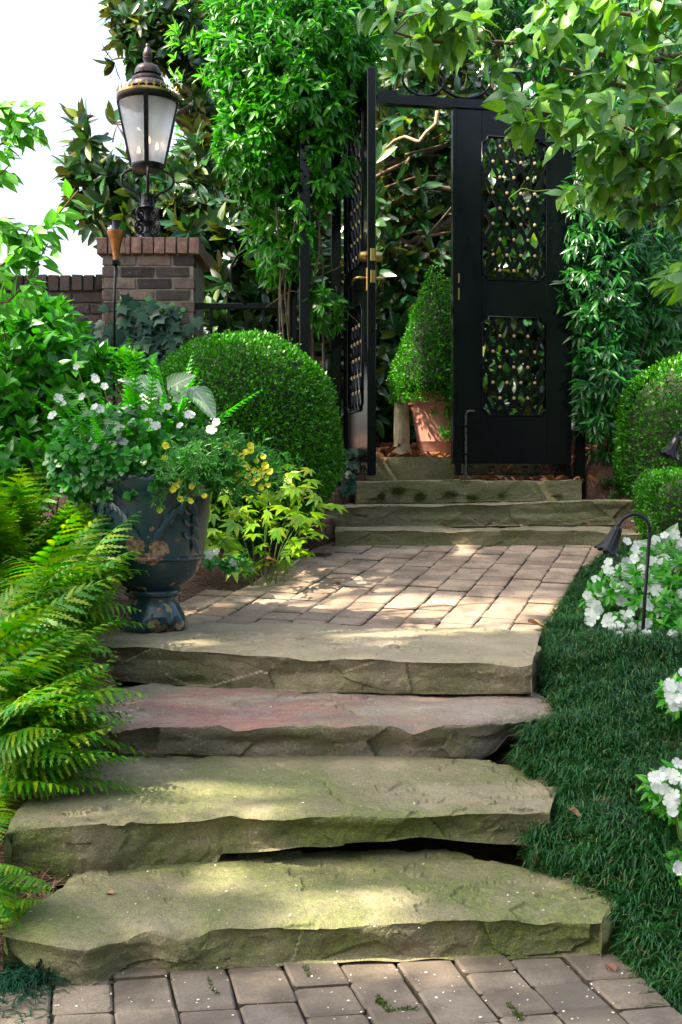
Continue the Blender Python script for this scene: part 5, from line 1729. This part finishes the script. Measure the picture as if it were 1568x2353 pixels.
def fallen():
    spots = [('curled brown dead leaf on the landing beside the mondo grass', gp(1213, 1440, Z4) + (0, 0, .002), .1), ('small curled dead leaf on the lit landing pavers', lp(709, 1372), .05),
             ('rusty dead leaf near the middle of the landing', lp(785, 1345), .055), ('yellow green fallen leaf on the landing pavers', lp(857, 1363), .05),
             ('purple dead leaf on the low pale step', np.array([.88, 6.66, Z5 + .005]), .075), ('orange dead leaf at the right of the low pale step', np.array([1.42, 6.62, Z5 + .005]), .085),
             ('buff dead leaf lying on the low pale step', np.array([.55, 6.64, Z5 + .005]), .08), ('pale dead leaf curled beside the purple one', np.array([1.02, 6.65, Z5 + .005]), .06),
             ('reddish dead leaf on the middle step under the moss', np.array([1.0, 6.95, Z6 + .004]), .07), ('second reddish dead leaf on the middle step', np.array([1.09, 6.95, Z6 + .004]), .075),
             ('big tan magnolia leaf beside the boxwood mound', np.array([1.7, 6.86, Z6 + .006]), .14), ('tiny green leaf scrap on the lowest slab', gp(262, 2060, Z1), .035),
             ('grey curled leaf stuck at the pink slab back edge', gp(925, 1592, Z3), .05), ('dry tan leaf standing in the mondo grass by the green slab', wp(1302, 1868, 2.9), .06),
             ('red brown leaf caught between the buff slab and the mondo grass', wp(1275, 1525, 3.86), .07), ('pale bent leaf on the mondo grass near the buff slab', wp(1300, 1505, 3.95), .05),
             ('pinkish dead leaf on the lower pavers edge', gp(1382, 2195, 0), .045), ('small brown leaf beside the lower pavers', gp(1415, 2240, 0), .04), ('tan leaf on the pine straw near the hellebore', wp(612, 1290, 5.0), .07), ('brown leaf on the pine straw below the hellebore', wp(470, 1330, 4.75), .08)]
    V, F = TPL['curl']; me = make_mesh('fallen_leaf', V, F, M['dead'], True)
    for i, (lab, p, s) in enumerate(spots):
        o = bpy.data.objects.new('fallen_leaf', me); COL.objects.link(o)
        o.location = tuple(np.array(p, float) + (0, 0, .012 * s / .08)); o.scale = (s, s, s * .8)
        o.rotation_euler = (random.uniform(-.1, .25), random.uniform(-.3, .3), random.uniform(0, 6.28))
        tag(o, lab, 'leaf', 'fallen leaves')
    # litter under the gate
    n = 60
    P = np.stack([rng.uniform(.75, 1.6, n), rng.uniform(7.1, 7.45, n), np.full(n, Z7 + .01) + rng.random(n) * .02], 1)
    V, F = leaves_mesh('curl', P, frames(rng.normal(size=(n, 3)) * (1, 1, .3), np.tile([0, 0, 1.0], (n, 1)) + rng.normal(0, .4, (n, 3))), rng.uniform(.04, .1, n))
    tag(part('leaf_litter', V, F, M['litter']), 'dead leaves gathered under the broad gate leaf', 'leaf litter', None, 'stuff')
    # white petal flecks
    P = []
    for (z, v0, v1, u0, u1, n) in ((Z1, 1990, 2140, 60, 1350, 60), (Z2, 1760, 1860, 150, 1250, 40), (Z3, 1590, 1650, 260, 1240, 22), (0.0, 2215, 2350, 130, 1450, 120)):
        for _ in range(n): P.append(gp(random.uniform(u0, u1), random.uniform(v0, v1), z) + (0, 0, .005))
    P = np.array(P); n = len(P)
    V, F = leaves_mesh('tiny', P, frames(rng.normal(size=(n, 3)) * (1, 1, .1), np.tile([0, 0, 1.0], (n, 1)) + rng.normal(0, .3, (n, 3))), rng.uniform(.004, .0085, n))
    tag(part('fallen_petals', V, F, M['fleck']), 'tiny white petals scattered over the slabs and pavers', 'petals', None, 'stuff')
    # moss cushions on the step under the gate
    PP = []
    for (u, v, ru, rv, n) in ((915, 1128, 16, 8, 900), (965, 1140, 14, 8, 700), (878, 1142, 9, 10, 500), (1035, 1135, 18, 6, 600), (1085, 1143, 14, 6, 600), (1150, 1140, 12, 4, 300), (1280, 1140, 14, 3, 300), (860, 1147, 30, 2, 250)):
        for _ in range(n):
            a = random.gauss(0, .5); b = random.gauss(0, .5)
            PP.append(wp(u + a * ru, v + b * rv, 6.985 + random.uniform(-.008, .01)))
    JJ = []
    for (a, b, c, d, m) in ((868, 2295, 895, 2330, 420), (1168, 2310, 1200, 2350, 420), (700, 2222, 712, 2250, 160), (895, 2325, 960, 2322, 200), (478, 2250, 500, 2290, 60)):
        for _ in range(m):
            t = random.random(); JJ.append(gp(a + (c - a) * t + random.gauss(0, 3.5), b + (d - b) * t + random.gauss(0, 3), 0) + (0, 0, random.uniform(-.004, .004)))
    JJ = np.array(JJ); n = len(JJ)
    V, F = leaves_mesh('tiny', JJ, frames(rng.normal(size=(n, 3)) + (0, 0, .6), rng.normal(size=(n, 3)) + (0, 0, 1)), rng.uniform(.004, .008, n))
    tag(part('joint_moss', V, F, M['moss']), 'olive moss growing in the lower paver joints', 'moss', None, 'stuff')
    PP = np.array(PP); n = len(PP)
    V, F = leaves_mesh('tiny', PP, frames(rng.normal(size=(n, 3)) + (0, -.8, .3), np.tile([0, -1, .3], (n, 1)) + rng.normal(0, .5, (n, 3))), rng.uniform(.005, .01, n))
    tag(part('moss_cushions', V, F, M['moss']), 'olive moss cushions on the face of the step under the gate', 'moss', None, 'stuff')
fallen()
# ------------------------------------------------------------------ vines over the arbour
def vine_left():
    p = thing('climbing_vine', 'dense glossy vine mass over the left arbour posts', 'vine', (-.25, 6.7, .8), 'vines on the arbour')
    PP, NN = [], []
    def add(u, v, Y, ru, rv, rY, n, inner=.55):
        c, r = blob_px(u, v, Y, ru, rv, rY)
        P, nr, t = blob(n, c, r, inner, 1.6); PP.append(P); NN.append(nr)
    add(665, 150, 6.75, 185, 175, .42, 800)
    add(600, 60, 6.9, 130, 90, .4, 260)
    add(770, 120, 6.8, 100, 150, .35, 340)
    add(590, 330, 6.7, 90, 120, .3, 330)
    add(690, 250, 6.6, 120, 70, .3, 160)
    add(600, 430, 6.75, 55, 70, .22, 90)
    add(640, 560, 6.75, 70, 90, .22, 70, .2)
    add(700, 470, 6.7, 50, 120, .22, 60, .2)
    add(745, 700, 6.75, 50, 60, .2, 34, .2)
    add(760, 330, 6.7, 60, 120, .25, 90, .4)
    P = np.concatenate(PP); nr = np.concatenate(NN)
    D = nr * .8 + np.array([0, -.25, -.15]) + rng.normal(0, .35, P.shape)
    P2, d, u, s = whorls(P, D, 7, 1.0, .3, .35, up=nr.repeat(7, 0) * .6 + np.array([-.1, -.3, .7]))
    foliage(p, P2, d, u, s * .08, 'vine', M['vine'], 280)
    for i in range(7):
        x = -.26 + random.uniform(-.06, .2); y = 6.72 + random.uniform(-.1, .25)
        pts = [(x + random.uniform(-.1, .1), y, .75), (x + random.uniform(-.07, .07), y, 1.4), (x + random.uniform(-.08, .08), y - .03, 2.1), (x + random.uniform(-.1, .1), y, 2.8), (x, y, 3.3)]
        branch(p, pts, random.uniform(.006, .013), .005, M['bark'], 'stem', 6, .03)
    for i in range(8):
        a = wp(random.uniform(640, 800), random.uniform(500, 720), 6.7); b = a + np.array([random.uniform(-.3, .3), random.uniform(-.1, .1), random.uniform(-.25, .1)])
        branch(p, [a, (a + b) / 2 + rng.normal(0, .03, 3), b], .004, .002, M['twig'], 'stem', 5, .02)
    # loose tendrils at the top left
    Q = np.array([wp(random.uniform(400, 520), random.uniform(0, 190), 6.8) for _ in range(26)])
    P2, d, u, s = whorls(Q, np.tile([-.7, -.3, .3], (26, 1)), 6, .9, .3, .1)
    foliage(p, P2, d, u, s * .075, 'narrow', M['sprig'], 40, mass='young_shoot')
vine_left()

def vine_right():
    p = thing('climbing_vine', 'dark narrow leaved vine column right of the broad gate leaf', 'vine', (1.75, 7.3, .95), 'vines on the arbour')
    PP, NN = [], []
    def add(u, v, Y, ru, rv, rY, n, inner=.5):
        c, r = blob_px(u, v, Y, ru, rv, rY)
        P, nr, t = blob(n, c, r, inner, 1.5); PP.append(P); NN.append(nr)
    add(1385, 640, 7.3, 110, 220, .3, 560)
    add(1350, 480, 7.35, 90, 130, .3, 200)
    add(1385, 880, 7.25, 75, 170, .25, 300, .3)
    add(1480, 660, 7.5, 120, 200, .35, 420)
    add(1380, 330, 7.4, 110, 110, .3, 220)
    add(1040, 20, 7.4, 240, 60, .35, 300)
    add(1300, 60, 7.6, 170, 120, .35, 260)
    add(1500, 250, 7.9, 150, 260, .4, 320)
    P = np.concatenate(PP); nr = np.concatenate(NN)
    D = nr * .8 + np.array([-.1, -.3, -.25]) + rng.normal(0, .3, P.shape)
    P2, d, u, s = whorls(P, D, 7, .95, .25, .4, up=nr.repeat(7, 0) * .6 + np.array([-.1, -.4, .6]))
    foliage(p, P2, d, u, s * .092, 'narrow', M['bamboo'], 280)
    for i in range(6):
        x = 1.68 + random.uniform(-.1, .2); y = 7.35 + random.uniform(-.1, .15)
        branch(p, [(x, y, .9), (x + random.uniform(-.06, .06), y, 1.6), (x + random.uniform(-.1, .1), y, 2.4), (x, y, 3.4)], .012, .006, M['bark'], 'stem', 6, .03)
    # tendril reaching across the lattice
    t = resample([wp(1300, 448, 6.95), wp(1265, 436, 6.95), wp(1230, 440, 6.95), wp(1200, 432, 6.95), wp(1170, 455, 6.95), wp(1178, 470, 6.95)], 20)
    G().tube(t, .003, 5).out('tendril', M['stem'], p, True)
vine_right()

# ------------------------------------------------------------------ magnolias
def tree(name, label, base, limbs, blobs, k, spread, tpl, mat, size, nparts, droop=.1, group='magnolia trees', trunk=.09, top=None, upn=None, bias=(0, -.35, .25), bark='bark', inner=.35):
    p = thing(name, label, 'tree', base, group)
    b = np.array(base, float)
    t = np.array(top)
    branch(p, [b - (0, 0, .15), b * .6 + t * .4 + (.05, 0, 0), t], trunk, trunk * .45, M[bark], 'trunk', 10, .05)
    PP, NN, TT = [], [], []
    for (u, v, Y, ru, rv, rY, n) in blobs:
        c, r = blob_px(u, v, Y, ru, rv, rY)
        P, nr, tt = blob(n, c, r, inner, 1.3); PP.append(P); NN.append(nr)
        a = b * .45 + t * .55
        branch(p, [a, (a + c) / 2 + rng.normal(0, .1, 3), c, c + rng.normal(0, .12, 3)], trunk * .4, trunk * .12, M[bark], 'branch', 7, .06)
    for L in limbs:
        branch(p, [wp(*q) for q in L[0]], L[1], L[2], M[L[3] if len(L) > 3 else bark], 'branch', 8, .015)
    P = np.concatenate(PP); nr = np.concatenate(NN)
    uu, vv, _ = on_screen(P)
    gap = ((uu < 225) & (vv < 250)) | ((uu < 120) & (vv < 640)) | ((np.abs(uu - 325) < 112) & (vv > 150) & (vv < 395) & (rng.random(len(P)) < .93))
    P, nr = P[~gap], nr[~gap]
    D = nr * .8 + np.array(bias) + rng.normal(0, .45, P.shape)
    P2, d, u, s = whorls(P, D, k, spread, .22, droop)
    foliage(p, P2, d, u, s * size, tpl, M[mat], nparts, mass='crown')
    return p

tree('magnolia_tree', 'glossy dark magnolia behind the brick pillar and lantern', (-1.3, 8.7, 1.25), [],
     [(330, 470, 8.3, 150, 120, .5, 144), (230, 330, 8.2, 70, 70, .4, 41), (450, 560, 8.2, 120, 110, .5, 144), (400, 430, 8.6, 180, 130, .5, 144), (560, 640, 8.0, 130, 130, .4, 128), (200, 430, 8.2, 60, 60, .3, 28), (500, 460, 8.5, 120, 130, .5, 112),
      (600, 760, 8.0, 160, 80, .4, 112), (690, 620, 8.2, 90, 200, .4, 128)],
     7, 1.05, 'magnolia', 'magnolia', .165, 260, top=(-1.2, 8.8, 3.4))
tree('magnolia_tree', 'high magnolia boughs above and behind the lantern', (-.6, 9.8, 1.35), [([(455, 240, 9.2), (400, 265, 9.1), (340, 262, 9.0), (300, 245, 9.0)], .02, .01)],
     [(400, 70, 9.2, 110, 100, .5, 152), (310, 130, 9.1, 55, 100, .4, 48), (290, 40, 9.1, 40, 60, .3, 25), (470, 180, 9.4, 90, 120, .5, 96), (520, 60, 9.6, 140, 120, .5, 144), (350, 220, 9.1, 70, 60, .3, 32)],
     7, 1.05, 'magnolia', 'magnolia', .16, 180, top=(-.55, 9.8, 4.6))
tree('magnolia_tree', 'magnolia with tangled bare limbs seen through the gateway', (1.1, 9.6, 1.35),
     [([(1003, 255, 8.6), (998, 285, 8.6), (975, 305, 8.6), (962, 325, 8.6), (928, 312, 8.65), (905, 320, 8.7), (880, 345, 8.75)], .016, .010, 'limb'), ([(1060, 590, 8.9), (990, 600, 8.9), (930, 560, 8.9), (890, 520, 8.9)], .04, .02),
      ([(860, 640, 9.0), (950, 560, 9.0), (1060, 500, 9.0), (1200, 480, 9.0)], .05, .03), ([(880, 380, 9.0), (960, 360, 9.0), (1040, 330, 9.0)], .025, .015), ([(900, 470, 8.9), (980, 430, 8.9), (1060, 440, 8.9)], .03, .02),
      ([(850, 710, 9.2), (920, 690, 9.2), (1010, 640, 9.2)], .02, .015)],
     [(950, 300, 9.2, 140, 130, .5, 80), (930, 480, 9.3, 120, 140, .5, 96), (960, 640, 9.2, 130, 120, .5, 96), (900, 800, 8.8, 100, 120, .4, 96), (1180, 420, 9.0, 150, 200, .5, 176), (1180, 800, 8.9, 150, 180, .5, 176), (1180, 1000, 8.7, 160, 110, .4, 144), (900, 960, 8.8, 110, 90, .3, 64), (1000, 170, 9.3, 180, 100, .5, 112), (800, 850, 8.6, 90, 160, .4, 96), (860, 560, 8.9, 70, 200, .4, 80)],
     7, 1.0, 'magnolia', 'magnolia', .175, 220, top=(1.1, 9.6, 3.6))

def limb_tangle():
    t = bpy.data.objects['magnolia_tree.002']
    for i in range(26):
        u, v = random.uniform(880, 1050), random.uniform(250, 720)
        a = wp(u - random.uniform(20, 90), v + random.uniform(-30, 50), 8.7 + random.random() * .5); b = wp(u + random.uniform(20, 90), v + random.uniform(-60, 30), 8.7 + random.random() * .5)
        branch(t, [a, (a + b) / 2 + rng.normal(0, .05, 3), b], random.uniform(.006, .02), .004, M[random.choice(('limb', 'bark', 'bark', 'twig'))], 'branch', 6, .03)
limb_tangle()
# far trees closing the view
far = [('dense dark evergreen filling the view beyond the gateway', (.6, 12.0), [(960, 500, 11, 330, 500, .6, 900), (700, 500, 11.3, 260, 420, .6, 500), (960, 800, 10.6, 300, 260, .4, 360)]),
       ('dense dark evergreen behind the narrow leaved vine', (3.2, 12.5), [(1400, 450, 11.5, 330, 520, .6, 760), (1250, 900, 10.6, 260, 200, .4, 260)]),
       ('leafy dark evergreen topping the view above the vine', (0.0, 14.0), [(820, 60, 13, 420, 200, .9, 420), (1350, 0, 13, 350, 220, .9, 380)])]
for lab, (x, y), bl in far:
    tree('evergreen_tree', lab, (x, y, float(ground_z(x, y))), [], bl, 7, 1.1, 'magnolia', 'bamboo', .24, 0, group='trees beyond the gate', trunk=.14, top=(x, y, 4.5))
tree('maple_tree', 'pale green feathery tree in the gap beside the lantern', (-1.7, 12.5, 1.5), [],
     [(440, 250, 12, 55, 130, .5, 170), (430, 350, 12, 60, 90, .5, 120), (270, 290, 12.2, 45, 60, .4, 40), (420, 440, 12, 70, 70, .4, 80)], 6, 1.3, 'ovate', 'maple', .085, 0, group='trees beyond the gate', top=(-1.6, 12.4, 5.0), trunk=.07)
tree('laurel_shrub', 'dark shrub mass behind the boxwood mound', (2.6, 8.4, 1.2), [],
     [(1480, 800, 7.9, 110, 130, .3, 150), (1540, 620, 8.0, 90, 150, .3, 150), (1500, 940, 7.8, 120, 110, .3, 130)], 7, 1.0, 'narrow', 'vine', .1, 60, group='trees beyond the gate', top=(2.4, 8.3, 2.6), trunk=.04, bark='twig')

# ------------------------------------------------------------------ dogwood on the right
def dogwood():
    p = thing('dogwood_tree', 'dogwood spreading broad drooping leaves over the gateway from the right', 'tree', (2.0, 5.15, .75))
    branch(p, [(2.02, 5.15, .7), (1.96, 5.12, 1.6), (1.86, 5.1, 2.5), (1.72, 5.1, 3.1), (1.5, 5.15, 3.6)], .07, .045, M['bark'], 'trunk', 12, .03)
    LIMBS = [([(1640, 110, 5.1), (1500, 130, 5.0), (1350, 120, 4.9), (1200, 110, 4.8), (1050, 95, 4.7), (900, 70, 4.6)], 62, 52),
             ([(1660, 190, 5.0), (1520, 215, 4.9), (1400, 190, 4.8), (1280, 165, 4.75)], 50, 50),
             ([(1640, 330, 4.8), (1500, 310, 4.7), (1380, 290, 4.6), (1260, 265, 4.5), (1170, 245, 4.45)], 60, 36),
             ([(1660, 420, 4.9), (1520, 390, 4.8), (1420, 360, 4.75), (1330, 330, 4.7)], 46, 44),
             ([(1640, 520, 5.2), (1520, 470, 5.1), (1420, 440, 5.05), (1320, 425, 5.0)], 56, 48),
             ([(1640, 30, 4.9), (1500, 20, 4.8), (1380, 30, 4.75), (1280, 30, 4.7)], 46, 48),
             ([(1690, 650, 4.6), (1600, 650, 4.5), (1530, 655, 4.45)], 26, 44),
             ([(1660, 270, 4.6), (1580, 250, 4.5), (1500, 240, 4.4)], 22, 60),
             ([(1100, 100, 4.75), (1000, 40, 4.7), (900, 15, 4.7)], 26, 34)]
    PP, TW = [], []
    for L, n, j in LIMBS:
        W = np.array([wp(*q) for q in L]); branch(p, W, .017, .005, M['bark'], 'branch', 8, .03)
        Q = resample(W, 80)
        for _ in range(int(n * .85)):
            q = Q[rng.integers(6, 80)]
            t = q + np.array([random.gauss(0, .05), random.uniform(-.28, .22), random.gauss(.0, j * .45 * q[1] / FD)])
            PP.append(t); TW.append((q, t))
    for q, t in TW[::2]:
        G().tube([q, (q + t) / 2 + (0, 0, .02), t], [.004, .003, .002], 5).out('twig', M['twig'], p, True)
    P = np.array(PP); n = len(P)
    D = np.stack([rng.normal(-.35, .5, n), rng.normal(-.35, .5, n), rng.normal(.1, .2, n)], 1)
    P2, d, u, s = whorls(P, D, 4, 1.15, .35, .45, up=np.stack([rng.normal(-.2, .3, n * 4), rng.normal(-.55, .35, n * 4), rng.normal(.75, .25, n * 4)], 1))
    foliage(p, P2, d, u, s * .098, 'dogwood', M['dogwood'], 300, mass='crown')
dogwood()

# ------------------------------------------------------------------ ivy on the pillar
def ivy():
    p = thing('ivy', 'dark grey green ivy climbing the lower brick pillar', 'ivy', (-1.15, 6.86, .65))
    pts = []
    while len(pts) < 190:
        u, v = random.gauss(325, 75), random.gauss(770, 50)
        if v < 690 + abs(u - 330) * .12 or v > 900 or u < 175 or u > 455: continue
        pts.append((u, v))
    P = np.array([wp(u, v, 6.86 - .05 * random.random() if u > 235 else 6.98 - .08 * random.random()) for u, v in pts])
    n = len(P)
    d = np.stack([rng.normal(0, .6, n), rng.normal(-.2, .15, n), rng.normal(-.7, .35, n)], 1); u = np.stack([rng.normal(0, .25, n), np.full(n, -1.0), rng.normal(.45, .2, n)], 1)
    foliage(p, P, d, u, rng.uniform(.055, .095, n), 'ivy', M['ivy'], 200)
    Q = np.array([wp(random.uniform(265, 430), random.uniform(680, 735), 6.85) for _ in range(24)])
    foliage(p, Q, np.stack([rng.normal(0, .6, 24), rng.normal(-.2, .1, 24), rng.normal(-.2, .6, 24)], 1), np.tile([0, -1, .4], (24, 1)), rng.uniform(.025, .045, 24), 'ivy', M['ivy_new'], 30)
    for i in range(9):
        u0 = random.uniform(240, 430); q = [wp(u0 + random.uniform(-30, 30), 880, 6.88), wp(u0, 790, 6.885), wp(u0 + random.uniform(-20, 20), random.uniform(690, 730), 6.885)]
        branch(p, q, .004, .002, M['twig'], 'stem', 5, .01)
    # low ivy by the left gate leaf
    q = thing('ivy', 'small ivy growing at the foot of the open gate leaf', 'ivy', wp(800, 1090, 6.75))
    P = np.array([wp(random.gauss(803, 9), random.uniform(1030, 1130), 6.72 - .1 * random.random()) for _ in range(60)]); n = 60
    foliage(q, P, np.stack([rng.normal(.1, .5, n), rng.normal(-.3, .2, n), rng.normal(-.5, .3, n)], 1), np.tile([0, -1, .6], (n, 1)) + rng.normal(0, .3, (n, 3)), rng.uniform(.03, .055, n), 'ivy', M['ivy'], 60)
    branch(q, [wp(800, 1135, 6.75), wp(803, 1085, 6.74), wp(806, 1035, 6.74)], .004, .002, M['twig'], 'stem', 5, .01)
ivy()

# ------------------------------------------------------------------ left edge shrubs
def left_side():
    p = thing('leafy_shrub', 'bright green leafy shrub before the dark brick wall', 'shrub', (-1.55, 5.6, .75))
    PP, NN = [], []
    for (u, v, Y, ru, rv, rY, n) in ((60, 780, 5.4, 130, 90, .3, 150), (150, 860, 5.3, 110, 80, .3, 120), (30, 900, 5.2, 110, 110, .3, 120), (110, 940, 5.2, 110, 60, .25, 90), (20, 1000, 5.1, 90, 70, .2, 60), (260, 850, 5.5, 90, 26, .2, 26), (60, 1060, 5.0, 130, 90, .2, 90), (170, 990, 5.1, 80, 70, .2, 60)):
        c, r = blob_px(u, v, Y, ru, rv, rY); P, nr, t = blob(n, c, r, .4, 1.3); PP.append(P); NN.append(nr)
    P = np.concatenate(PP); nr = np.concatenate(NN)
    P2, d, u, s = whorls(P, nr * .6 + np.array([.1, -.25, .6]) + rng.normal(0, .3, P.shape), 6, .95, .2, .05)
    foliage(p, P2, d, u, s * .085, 'ovate', M['shrub'], 220)
    for i in range(16):
        q = P[rng.integers(len(P))]; b = np.array([-1.5 + random.uniform(-.2, .3), 5.5, .7])
        branch(p, [b, (b + q) / 2 + rng.normal(0, .04, 3), q], .008, .003, M['twig'], 'stem', 6, .02)
    t = thing('young_tree', 'young tree sprays with pale backlit leaves against the white sky', 'tree', (-1.42, 4.2, .7))
    branch(t, [(-1.42, 4.2, .6), (-1.4, 4.2, 1.6), (-1.36, 4.2, 2.4), (-1.3, 4.2, 3.0)], .03, .012, M['bark'], 'trunk', 8, .03)
    S = [([(-90, 260), (0, 245), (60, 290), (110, 330)], 22), ([(-90, 380), (0, 330), (40, 300), (80, 250)], 18), ([(-80, 560), (0, 520), (60, 560), (130, 500), (180, 440)], 26), ([(-80, 660), (0, 610), (40, 580), (70, 520)], 26), ([(-80, 420), (0, 400), (20, 380)], 12), ([(-60, 700), (20, 690), (60, 650), (110, 560)], 20), ([(-60, 480), (-10, 500), (20, 540)], 16)]
    PP, DD = [], []
    for L, n in S:
        W = np.array([wp(u, v, 4.1) for u, v in L]); branch(t, W, .006, .002, M['twig'], 'branch', 6, .01)
        Q = resample(W, 40)
        for _ in range(n):
            i = rng.integers(8, 40); PP.append(Q[i] + rng.normal(0, .012, 3)); DD.append(norm((Q[i] - Q[i - 3])[None])[0])
    PP = np.array(PP); DD = np.array(DD)
    P2, d, u, s = whorls(PP, DD, 2, 1.0, .3, .5, up=np.array([[-.2, -.5, .7]]))
    foliage(t, P2, d, u, s * .078, 'ovate', M['sprig'], 220, mass='crown')
    h = thing('broad_leaf_plant', 'single broad smooth leaf plant between fern and pink slab', 'plant', gpt(120, 3.45))
    for (a, b), (c, d), sc in (((180, 1740), (205, 1690), .08), ((150, 1755), (175, 1700), .09), ((120, 1730), (95, 1690), .08)):
        A0, B0 = wp(a, b, 3.4), wp(c, d, 3.36); dd = norm((B0 - A0)[None]); Bm = frames(dd, np.array([[.2, -.8, .6]]))[0]
        m = np.eye(4); m[:3, :3] = Bm * sc; m[:3, 3] = A0 - np.array(h.location)
        o = bpy.data.objects.new('leaf', shared('round', M['hosta'], 'leaf')); COL.objects.link(o); o.parent = h; o.matrix_basis = Matrix(m.tolist())
        g = np.array(h.location); branch(h, [g, (g + A0) / 2 + (0, 0, .02), A0], .004, .003, M['stem'], 'stem', 5, .003)
left_side()

# ------------------------------------------------------------------ unseen shade tree left of the path, crown shaped to dapple the steps
def shade_tree():
    base = np.array([-6.5, 1.5, .2])
    p = thing('shade_tree', 'tall unseen shade tree left of the path, crown shaped to dapple the steps', 'tree', base)
    branch(p, [base, base + (.2, .2, 3), base + (.5, .6, 6)], .28, .16, M['bark'], 'trunk', 12, .05)
    # the crown hangs where the sun's rays to the steps pass
    n = 24000
    T = np.stack([rng.uniform(-2.6, 2.6, n), rng.uniform(.2, 8.6, n), rng.uniform(0, 3.0, n)], 1)
    D = rng.uniform(7.0, 9.6, n)
    P = T + SUN * D[:, None]
    keep = np.ones(n, bool)
    # gaps cut in the crown along sun rays, placing patches on steps, ferns, hedges
    SPOTS = SUN_SPOTS
    for (t, r) in SPOTS:
        v = P - np.array(t); a = v @ SUN; q = np.linalg.norm(v - a[:, None] * SUN, axis=1)
        keep &= q > r * (1 + .35 * fbm(P * 1.6, 12, 2))
    P = P[keep]; n = len(P)
    d = rng.normal(size=(n, 3)) * (1, 1, .5); u = SUN + rng.normal(0, .5, (n, 3))
    foliage(p, P, d, u, rng.uniform(.14, .24, n), 'ovate', M['shade'], mass='crown')
    for i in range(18):
        a = base + np.array([.4, .5, 4.2 + .08 * i]); b = P[rng.integers(n)]
        branch(p, [a, (a + b) / 2 + (0, 0, .4), b], .06, .015, M['bark'], 'branch', 7, .1)
SUN_SPOTS = [((.05, 4.75, .48), .17), ((-.3, 4.95, .5), .22), ((.35, 4.62, .46), .15), ((-.15, 5.2, .53), .16), ((.1, 4.9, .5), .15), ((-.5, 4.85, .5), .14), ((-.55, 3.04, Z2), .19), ((-.36, 3.02, Z2), .16), ((-.18, 3.0, Z2), .1), ((-.02, 2.62, Z1), .17), ((.12, 2.5, Z1), .15), ((-.2, 2.76, Z1), .16), ((-.02, 2.42, .04), .1),
             ((-.95, 4.0, .75), .26), ((-.95, 3.4, .55), .2), ((-.9, 2.9, .4), .15), ((-1.05, 4.5, .9), .22), ((-.45, 6.7, 3.3), .55), ((-.35, 6.6, 2.7), .25), ((-.5, 6.0, 1.75), .3), ((-.05, 5.9, 1.4), .2), ((-.1, 5.3, .75), .25), ((-1.4, 5.4, 1.7), .45), ((-1.2, 4.1, 2.5), .5), ((.6, 4.6, 2.9), .4), ((1.3, 4.7, 2.5), .3), ((1.1, 4.6, 3.1), .3), ((1.95, 6.8, 1.8), .35), ((1.9, 6.2, 1.08), .22), ((.3, 8.8, 1.3), .6), ((.35, 9.0, 2.4), .5), ((.55, 7.8, 1.7), .4), ((1.5, 8.9, 2.2), .5), ((1.5, 7.1, 2.2), .3), ((1.9, 7.3, 2.0), .35), ((-.9, 8.9, 3.8), .8), ((-1.3, 8.2, 2.8), .9), ((-.62, 4.3, 1.15), .16)]
shade_tree()

# ------------------------------------------------------------------ unseen trees added behind and beside the camera to cut low sky light
def sky_block_tree(label, x, y, h, r, n):
    gz = float(ground_z(x, y))
    p = thing('sky_block_tree', label, 'tree', (x, y, gz), 'unseen trees added to block sky light')
    branch(p, [(x, y, gz - .1), (x + .1, y, gz + h * .4), (x, y + .1, gz + h * .75)], .2, .08, M['bark'], 'trunk', 10, .05)
    P, nr, t = blob(n, (x, y, gz + h * .55), (r, r * .8, h * .47), .5)
    d = nr + rng.normal(0, .7, P.shape); u = nr + rng.normal(0, .6, P.shape)
    foliage(p, P, d, u, rng.uniform(.25, .45, n), 'ovate', M['shade'], mass='crown')
sky_block_tree('broad tree added behind the photographer to block sky light', -1.0, -7.5, 6.5, 3.6, 3800)
sky_block_tree('tall tree added behind the photographer to the right to block sky light', 5.0, -5.5, 7.0, 3.4, 3600)
sky_block_tree('unseen tree added right of the path to block sky light', 6.8, 2.0, 6.5, 2.6, 3000)
sky_block_tree('dark tree added behind the photographer to the left to block sky light', -6.5, -6.0, 6.0, 3.2, 3200)
